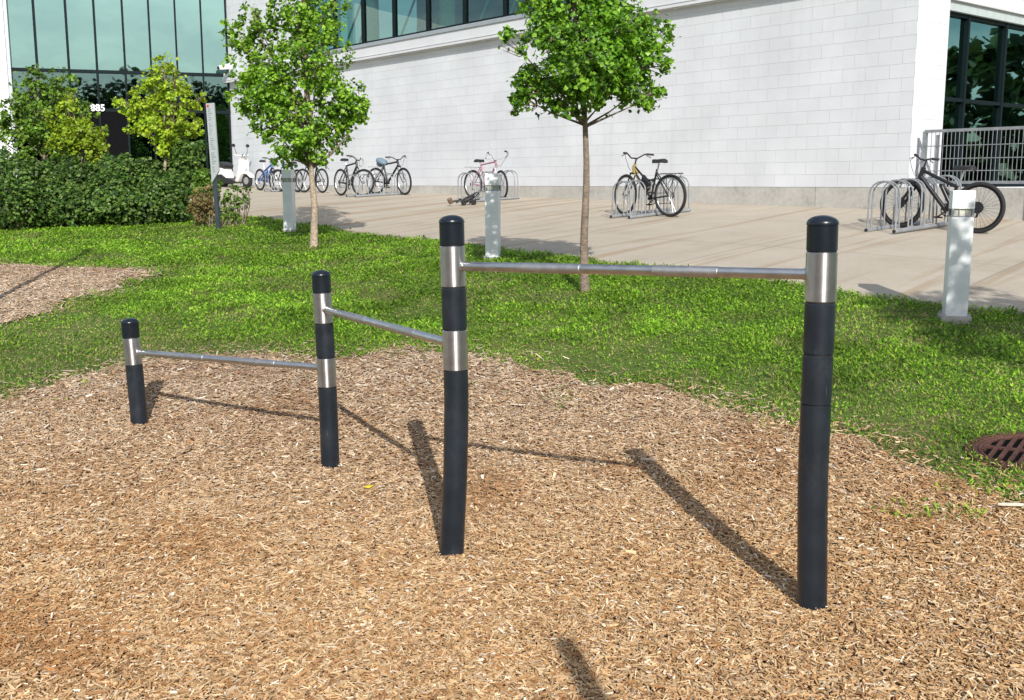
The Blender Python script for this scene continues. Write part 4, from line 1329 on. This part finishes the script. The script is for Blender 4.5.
# ------------------------------------------------------------------ trees and shrubs
def crown(blobs, n, size, cols, gap=.42, gs=5.0, zs=.9, origin=Vector((0, 0, 0)), droop=.25, spread=.55, seed=0, clump=.30):
    """blobs: (centre Vector, radius); returns leaf mesh arrays relative to origin"""
    rs = np.random.default_rng(seed + 5)
    vol = np.array([b[1] ** 2.4 for b in blobs]); vol /= vol.sum()
    Ps, Os = [], []
    for (c, r), v in zip(blobs, vol):
        m = int(n * v)
        d = nrm(rs.normal(size=(m, 3)))
        # twig ends: leaves gather in small clumps
        nc = max(6, m // 26)
        dc = nrm(rs.normal(size=(nc, 3))); rc = r * rs.uniform(.15, 1.0, nc) ** .5
        cc = dc * rc[:, None]
        k = rs.integers(0, nc, m)
        pos = cc[k] + d * (rs.random(m) ** .6 * r * clump)[:, None]
        loose = rs.random(m) < clump * .6
        pos[loose] = d[loose] * (r * rs.random(loose.sum()) ** .45 * 1.05)[:, None]
        pos[:, 2] *= zs
        Ps.append(np.array(c) + pos); Os.append(nrm(pos + 1e-6))
    P, O = np.concatenate(Ps), np.concatenate(Os)
    keep = (vnoise(P[:, 0] + P[:, 2] * .7, P[:, 1] + P[:, 2] * .9, gs, seed) > gap * .75) | (rs.random(len(P)) < .3)
    P, O = P[keep], O[keep]
    m = len(P)
    nrmv = nrm(O * spread + rs.normal(size=(m, 3)) * .55 + np.array([0, -.1, .55]))
    rv = rs.normal(size=(m, 3)) + O * .6 - np.array([0, 0, droop])
    d = nrm(rv - nrmv * (rv * nrmv).sum(1, keepdims=True))
    side = np.cross(nrmv, d)
    L = size * rs.uniform(.7, 1.25, m); W = L * rs.uniform(.75, 1.05, m)
    cols = np.array(cols)
    t = rs.integers(0, len(cols), m)
    cl = cols[t] * (rs.uniform(.75, 1.2, m) * (.82 + .36 * vnoise(P[:, 0] * 1.3 + P[:, 2], P[:, 1] + P[:, 2], 2.2, seed + 3)))[:, None]
    return kites(P - np.array(origin), d, side, L, W, np.full(m, .16), cl, .62)


def tree(name, label, cat, base, limbs, blobs, n, size, cols, tr, fork, bark='bark', group=None, gap=.42, seed=0, gs=5, lean=(0, 0), twig=.012, spread=.55, zs=.9):
    e = empty(name, base, 0, label, cat, group)
    rs = random.Random(seed)
    bl = [(c - base, r) for c, r in blobs]
    mb = MB()
    f = fork - base
    pts, rad = [], []
    for i in range(9):
        t = i / 8
        pts.append(Vector((f.x * t + .012 * math.sin(t * 7 + seed), f.y * t + .01 * math.cos(t * 5 + seed), f.z * t - (.06 if i == 0 else 0))))
        rad.append(tr * (1.25 - .55 * t if i else 1.5))
    topc = max(bl, key=lambda b: b[0].z)[0]
    mid = (pts[-1] + topc) / 2 + Vector((rs.uniform(-.05, .05), 0, 0))
    mb.tube(pts + [mid, topc], rad + [tr * .42, twig * .6], 10)
    mb.build('trunk', M[bark], e)
    lb = MB()
    for c, r in bl:
        t = rs.uniform(0, .55)
        s = pts[-1] * (1 - t) + mid * t if c.z > pts[-1].z + .4 else pts[-1] - Vector((0, 0, rs.uniform(0, .1)))
        m1 = s * .45 + c * .55 + Vector((rs.uniform(-.05, .05), rs.uniform(-.05, .05), -.12 * r))
        lb.tube([s, m1, c], [tr * .36, tr * .2, twig * .4], 7)
        for k in range(6):
            dv = Vector((rs.gauss(0, 1), rs.gauss(0, 1), rs.gauss(.3, 1))).normalized() * r * rs.uniform(.6, .95)
            a = m1 * .4 + c * .6
            lb.tube([a, a + dv * .55 + Vector((0, 0, .03)), c + dv], [twig * .55, twig * .4, twig * .2], 5)
    for s, t in limbs: lb.tube([s - base, (s - base) * .5 + (t - base) * .5 + Vector((0, 0, -.05)), t - base], [tr * .5, tr * .4, twig], 8)
    lb.build('limb', M['bark'], e)
    V, F, C = crown(bl, n, size, cols, gap, gs, zs, seed=seed, spread=spread, clump=.21)
    np_mesh('crown', V, F, M['leaf'], C, e)
    return e


GK = [(.105, .26, .014), (.17, .36, .022), (.05, .13, .010), (.24, .44, .035)]
GK1 = [(.14, .30, .016), (.22, .40, .028), (.06, .15, .012), (.30, .50, .045)]
YG = [(.29, .44, .020), (.38, .52, .028), (.18, .31, .016), (.46, .58, .05)]


def pxblobs(lst, fwd):
    s = fwd / F_PX * 1.0
    return [(at(x, y, fwd + dy), r * s) for x, y, r, dy in lst]


b2 = gp(585, 293)
F2 = b2.y
tree('ginkgo_tree', 'round crowned young ginkgo with a single slim trunk between the two tallest posts', 'tree', b2, [],
     pxblobs([(588, 80, 36, -.15), (545, 84, 34, .1), (625, 76, 36, .05), (524, 82, 20, 0), (658, 44, 22, .1), (650, 98, 17, -.1), (664, 66, 12, 0), (588, 52, 48, -.35), (600, 46, 50, .4),
              (546, 34, 28, -.2), (634, 38, 34, -.2), (566, 0, 44, 0), (602, -8, 36, .1), (535, -6, 24, .1), (560, 98, 20, -.3), (605, 97, 20, .3), (652, 20, 15, 0), (575, -55, 40, 0), (570, -95, 26, 0), (526, 100, 15, -.1), (511, 40, 14, 0), (630, 96, 14, .1), (572, 112, 9, 0)], F2),
     17000, .052, GK, .036, at(585.5, 119, F2), 'bark', 'young street trees along the lawn edge', .36, 3)
b1 = gp(315, 248)
F1 = b1.y
tree('ginkgo_tree', 'taller loose crowned young tree with a forked trunk beside the left bollard', 'tree', b1,
     [(at(311, 168, F1), at(283, 140, F1)), (at(312, 168, F1), at(349, 134, F1))],
     pxblobs([(300, 130, 30, -.2), (330, 128, 26, .2), (272, 112, 32, .1), (340, 100, 26, -.1), (352, 108, 20, 0), (340, 124, 16, .1), (262, 80, 28, -.2), (243, 66, 20, .1), (238, 36, 18, 0), (290, 84, 38, .1), (315, 60, 36, -.2),
              (322, 30, 28, .1), (300, 10, 30, 0), (328, -8, 22, .1), (262, 40, 24, .1), (240, 98, 14, -.1), (286, 152, 16, -.1), (316, 148, 22, .1), (296, -40, 36, 0), (300, -85, 28, 0), (252, 16, 13, 0)], F1),
     18500, .066, GK1, .050, at(312, 165, F1), 'pale_bark', 'young street trees along the lawn edge', .40, 17, gs=4.2, twig=.008)
# third tree of the row, right of the view: its shade falls round the right bollard
b3 = Vector((4.85, 4.25, gz(4.85, 4.25)))
tree('ginkgo_tree', 'young ginkgo at the right end of the row, beyond the drain grate', 'tree', b3, [],
     [(b3 + Vector((dx, dy, dz)), r) for dx, dy, dz, r in ((0, 0, 2.2, .45), (-.55, .1, 2.35, .42), (.5, 0, 2.3, .45), (0, .5, 2.5, .42), (0, -.5, 2.5, .42), (-.6, .2, 2.9, .48), (.4, -.1, 2.95, .5), (-.35, 0, 3.4, .5), (.4, .1, 3.5, .45), (-.3, 0, 3.6, .38), (.2, 0, 3.55, .36), (.85, .3, 2.6, .38), (-.75, 0, 2.5, .33), (-.1, 0, 3.0, .55))],
     9500, .060, GK, .04, b3 + Vector((0, 0, 1.75)), 'bark', 'young street trees along the lawn edge', .3, 29)

# planting bed at left
DK = [(.055, .125, .018), (.10, .19, .028), (.028, .065, .012), (.16, .25, .05)]
MD = [(.12, .24, .022), (.19, .32, .035), (.06, .13, .014)]


def shrub(name, label, blobs, fwd, n, size, cols, seed, basepx, gap=.44, group=None, cat='shrub'):
    bs = pxblobs(blobs, fwd)
    bp = at(basepx, 222, fwd); base = Vector((bp.x, bp.y, gz(bp.x, bp.y)))
    e = empty(name, base, 0, label, cat, group)
    rs = random.Random(seed)
    st = MB()
    for c, r in bs:
        for k in range(3):
            o = Vector((rs.uniform(-.25, .25), rs.uniform(-.1, .2), 0))
            q = c - base + Vector((rs.uniform(-r, r) * .5, rs.uniform(-r, r) * .4, rs.uniform(0, r * .6)))
            b_ = Vector(((c - base).x * .6, (c - base).y * .6, 0)) + o; b_.z = gz(base.x + b_.x, base.y + b_.y) - base.z - .04
            st.tube([b_, (b_ + q) / 2 + Vector((rs.uniform(-.06, .06), 0, .05)), q], [.011, .008, .004], 6)
    st.build('stem', M['bark'], e)
    V, F, C = crown([(c - base, r) for c, r in bs], n, size, cols, gap, 3.0, .95, seed=seed, spread=.8)
    # keep the foliage above the soil
    zmin = np.repeat(V.reshape(-1, 4, 3)[:, :, 2].min(1), 4)
    wx = V[:, 0] + base.x; wy = V[:, 1] + base.y
    lowg = hgt(wx, wy) - base.z
    V[:, 2] = np.maximum(V[:, 2], lowg + .01)
    np_mesh('foliage', V, F, M['leaf'], C, e)


hg = 'dense dark shrubs in the planting bed at left'
shrub('shrub', 'dense dark green shrub at the left picture edge of the planting bed', [(-30, 195, 34, .2), (10, 200, 28, -.2), (15, 180, 28, .3), (-15, 172, 28, .4), (28, 206, 20, -.4)], 19.6, 12750, .070, DK, 41, 0, group=hg)
shrub('shrub', 'dense dark green shrub below the bushy maple', [(58, 202, 26, 0), (45, 182, 22, .5), (80, 182, 22, .5), (72, 208, 18, -.4), (38, 208, 17, -.2), (60, 168, 14, .8), (70, 160, 6, .6), (50, 162, 5, .6)], 19.8, 12750, .070, DK, 42, 60, group=hg)
shrub('shrub', 'rounded dark green shrub below the house number', [(112, 198, 27, 0), (130, 206, 18, -.3), (98, 208, 17, -.3), (120, 180, 22, .4), (102, 174, 15, .7), (110, 160, 7, .6), (126, 162, 8, .6)], 19.8, 12000, .070, DK, 43, 112, group=hg)
shrub('shrub', 'dark green shrub below the bright yellow green tree', [(162, 196, 24, .1), (150, 208, 17, -.3), (174, 207, 16, -.1), (148, 178, 19, .5), (174, 182, 14, .5), (142, 164, 7, .5), (156, 166, 6, .4)], 19.9, 11250, .070, DK, 44, 160, group=hg)
shrub('shrub', 'tall dark twiggy shrub between the yellow green tree and the sign', [(186, 168, 17, .8), (194, 150, 13, .9), (196, 184, 14, .7), (182, 150, 10, .8)], 20.6, 3000, .075, DK, 45, 190, .42)
BR = [(.25, .16, .06), (.18, .13, .05), (.12, .13, .03), (.32, .24, .10)]
shrub('dry_shrub', 'low dry brown plant at the foot of the sign', [(198, 204, 13, 0), (207, 196, 12, .3), (200, 214, 8, -.1), (212, 210, 10, .1)], 19.0, 1500, .055, BR, 46, 204, .45, cat='dry plant')
shrub('young_shrub', 'small airy green shrub right of the sign post', [(232, 196, 12, 0), (243, 203, 8, .1), (226, 206, 9, -.1), (246, 192, 6, .1), (236, 210, 8, 0)], 18.9, 380, .065, MD, 47, 233, .45)
shrub('young_shrub', 'small green bush behind the foot of the sign', [(205, 180, 12, .4), (214, 186, 9, .4), (203, 192, 10, .3)], 20.2, 1300, .06, MD, 48, 206, .42)
# small trees of the bed
bY = Vector((at(164, 200, 21.5).x, 21.5, 0)); bY.z = gz(bY.x, bY.y)
tree('young_ginkgo', 'bright yellow green young tree standing before the curtain wall', 'tree', bY, [],
     pxblobs([(165, 62, 11, 0), (163, 80, 19, 0), (150, 96, 20, .1), (178, 96, 18, -.1), (134, 106, 15, 0), (192, 102, 12, .1), (160, 116, 24, -.2), (184, 122, 18, .1), (140, 122, 16, .2), (168, 134, 20, 0), (196, 126, 11, 0), (120, 102, 7, 0), (162, 146, 12, 0), (203, 97, 6, 0), (176, 76, 9, 0)], 21.5),
     5200, .075, YG, .04, at(165, 152, 21.5), 'pale_bark', None, .40, 51)
bM = Vector((at(42, 200, 21.8).x, 21.8, 0)); bM.z = gz(bM.x, bM.y)
tree('bushy_maple', 'bushy mid green tree rising over the shrubs at the far left', 'tree', bM, [],
     pxblobs([(34, 84, 19, 0), (62, 82, 15, .1), (50, 100, 24, -.2), (28, 108, 22, .1), (70, 106, 20, .1), (12, 122, 20, 0), (44, 130, 28, -.1), (74, 130, 22, .2), (-12, 130, 22, 0), (20, 146, 22, 0), (60, 150, 22, 0), (36, 68, 6, 0), (84, 112, 12, .1)], 21.8),
     7500, .080, MD, .05, at(44, 165, 21.8), 'bark', None, .54, 52)
bS = Vector((at(82, 200, 20.9).x, 20.9, 0)); bS.z = gz(bS.x, bS.y)
tree('young_ginkgo', 'small lime green tree in front of the house number', 'tree', bS, [],
     pxblobs([(70, 94, 6, 0), (68, 106, 10, 0), (60, 118, 14, 0), (83, 126, 9, 0), (76, 134, 17, -.1), (93, 138, 12, 0), (62, 140, 16, 0), (86, 150, 16, 0), (104, 130, 5, 0), (102, 150, 7, 0)], 20.9),
     4200, .07, [tuple(c * .75 for c in q_) for q_ in YG], .03, at(82, 165, 20.9), 'pale_bark', None, .42, 53)

# far-off wood behind and to the right of the camera, mirrored in the glass
rs = np.random.default_rng(77)
bl = []
for i in range(64):
    an = R(-150) + R(185) * i / 63 + rs.normal(0, .02)
    rr = 46 + rs.uniform(-4, 6)
    hh_ = rs.uniform(10.0, 12.5) * (.60 if an > R(-28) else 1)
    x, y = rr * math.cos(an), rr * math.sin(an)
    zb_ = gz(x, y)
    bl += [(Vector((x, y, zb_ + hh_ * .66)), hh_ * .34), (Vector((x + rs.normal(0, 1), y + rs.normal(0, 1), zb_ + hh_ * .45)), hh_ * .36), (Vector((x + 1.5, y, zb_ + hh_ * .2)), hh_ * .3)]
V, F, C = crown(bl, 110000, .7, [(.04, .075, .02), (.055, .095, .026), (.03, .055, .016)], .0, .5, 1.0, seed=61)
tag(np_mesh('far_wood', V, F, M['leaf'], C), 'dark belt of trees across the street, mirrored in the glass', 'woodland', kind='stuff')

# ------------------------------------------------------------------ light
EL = R(32)
s_dir = Vector((.17, -.985, 0)).normalized() * math.cos(EL) + Vector((0, 0, math.sin(EL)))
sun = bpy.data.lights.new('sun', 'SUN'); sun.energy = 4.2; sun.angle = R(.55); sun.color = (1.0, .965, .91)
so = bpy.data.objects.new('sun', sun); COL.objects.link(so)
so.rotation_mode = 'QUATERNION'; so.rotation_quaternion = (-s_dir).to_track_quat('-Z', 'Y'); so.location = s_dir * 60
world = bpy.data.worlds.new('World'); scene.world = world; world.use_nodes = True
nt = world.node_tree
for n in list(nt.nodes): nt.nodes.remove(n)
out = nt.nodes.new('ShaderNodeOutputWorld'); bg = nt.nodes.new('ShaderNodeBackground')
sky = nt.nodes.new('ShaderNodeTexSky'); sky.sky_type = 'NISHITA'; sky.sun_disc = False
sky.sun_elevation = EL; sky.sun_rotation = math.atan2(s_dir.x, s_dir.y); sky.air_density = 1.0; sky.dust_density = 1.2; sky.ozone_density = 1.2
# fair weather clouds, seen in the window glass
tc = nt.nodes.new('ShaderNodeTexCoord'); mp = nt.nodes.new('ShaderNodeMapping'); mp.inputs['Scale'].default_value = (1.0, 1.0, 3.2)
nz = nt.nodes.new('ShaderNodeTexNoise'); nz.inputs['Scale'].default_value = 2.6; nz.inputs['Detail'].default_value = 7; nz.inputs['Roughness'].default_value = .58
nt.links.new(tc.outputs['Generated'], mp.inputs['Vector']); nt.links.new(mp.outputs['Vector'], nz.inputs['Vector'])
cr = nt.nodes.new('ShaderNodeValToRGB'); cr.color_ramp.elements[0].position = .47; cr.color_ramp.elements[1].position = .66
cr.color_ramp.elements[1].color = (.75, .75, .75, 1)
nt.links.new(nz.outputs['Fac'], cr.inputs['Fac'])
mxn = nt.nodes.new('ShaderNodeMix'); mxn.data_type = 'RGBA'; mxn.inputs['B'].default_value = (8.5, 8.7, 9.0, 1)
nt.links.new(cr.outputs['Color'], mxn.inputs['Factor']); nt.links.new(sky.outputs['Color'], mxn.inputs['A'])
nt.links.new(mxn.outputs['Result'], bg.inputs['Color']); bg.inputs['Strength'].default_value = .125
nt.links.new(bg.outputs['Background'], out.inputs['Surface'])

scene.view_settings.view_transform = 'Standard'; scene.view_settings.look = 'None'
scene.view_settings.gamma = 1; scene.view_settings.use_curve_mapping = False
scene.view_settings.exposure = 0.22
scene.render.resolution_x = 1024; scene.render.resolution_y = 700
scene.render.engine = 'CYCLES'
scene.cycles.max_bounces = 8; scene.cycles.transparent_max_bounces = 12
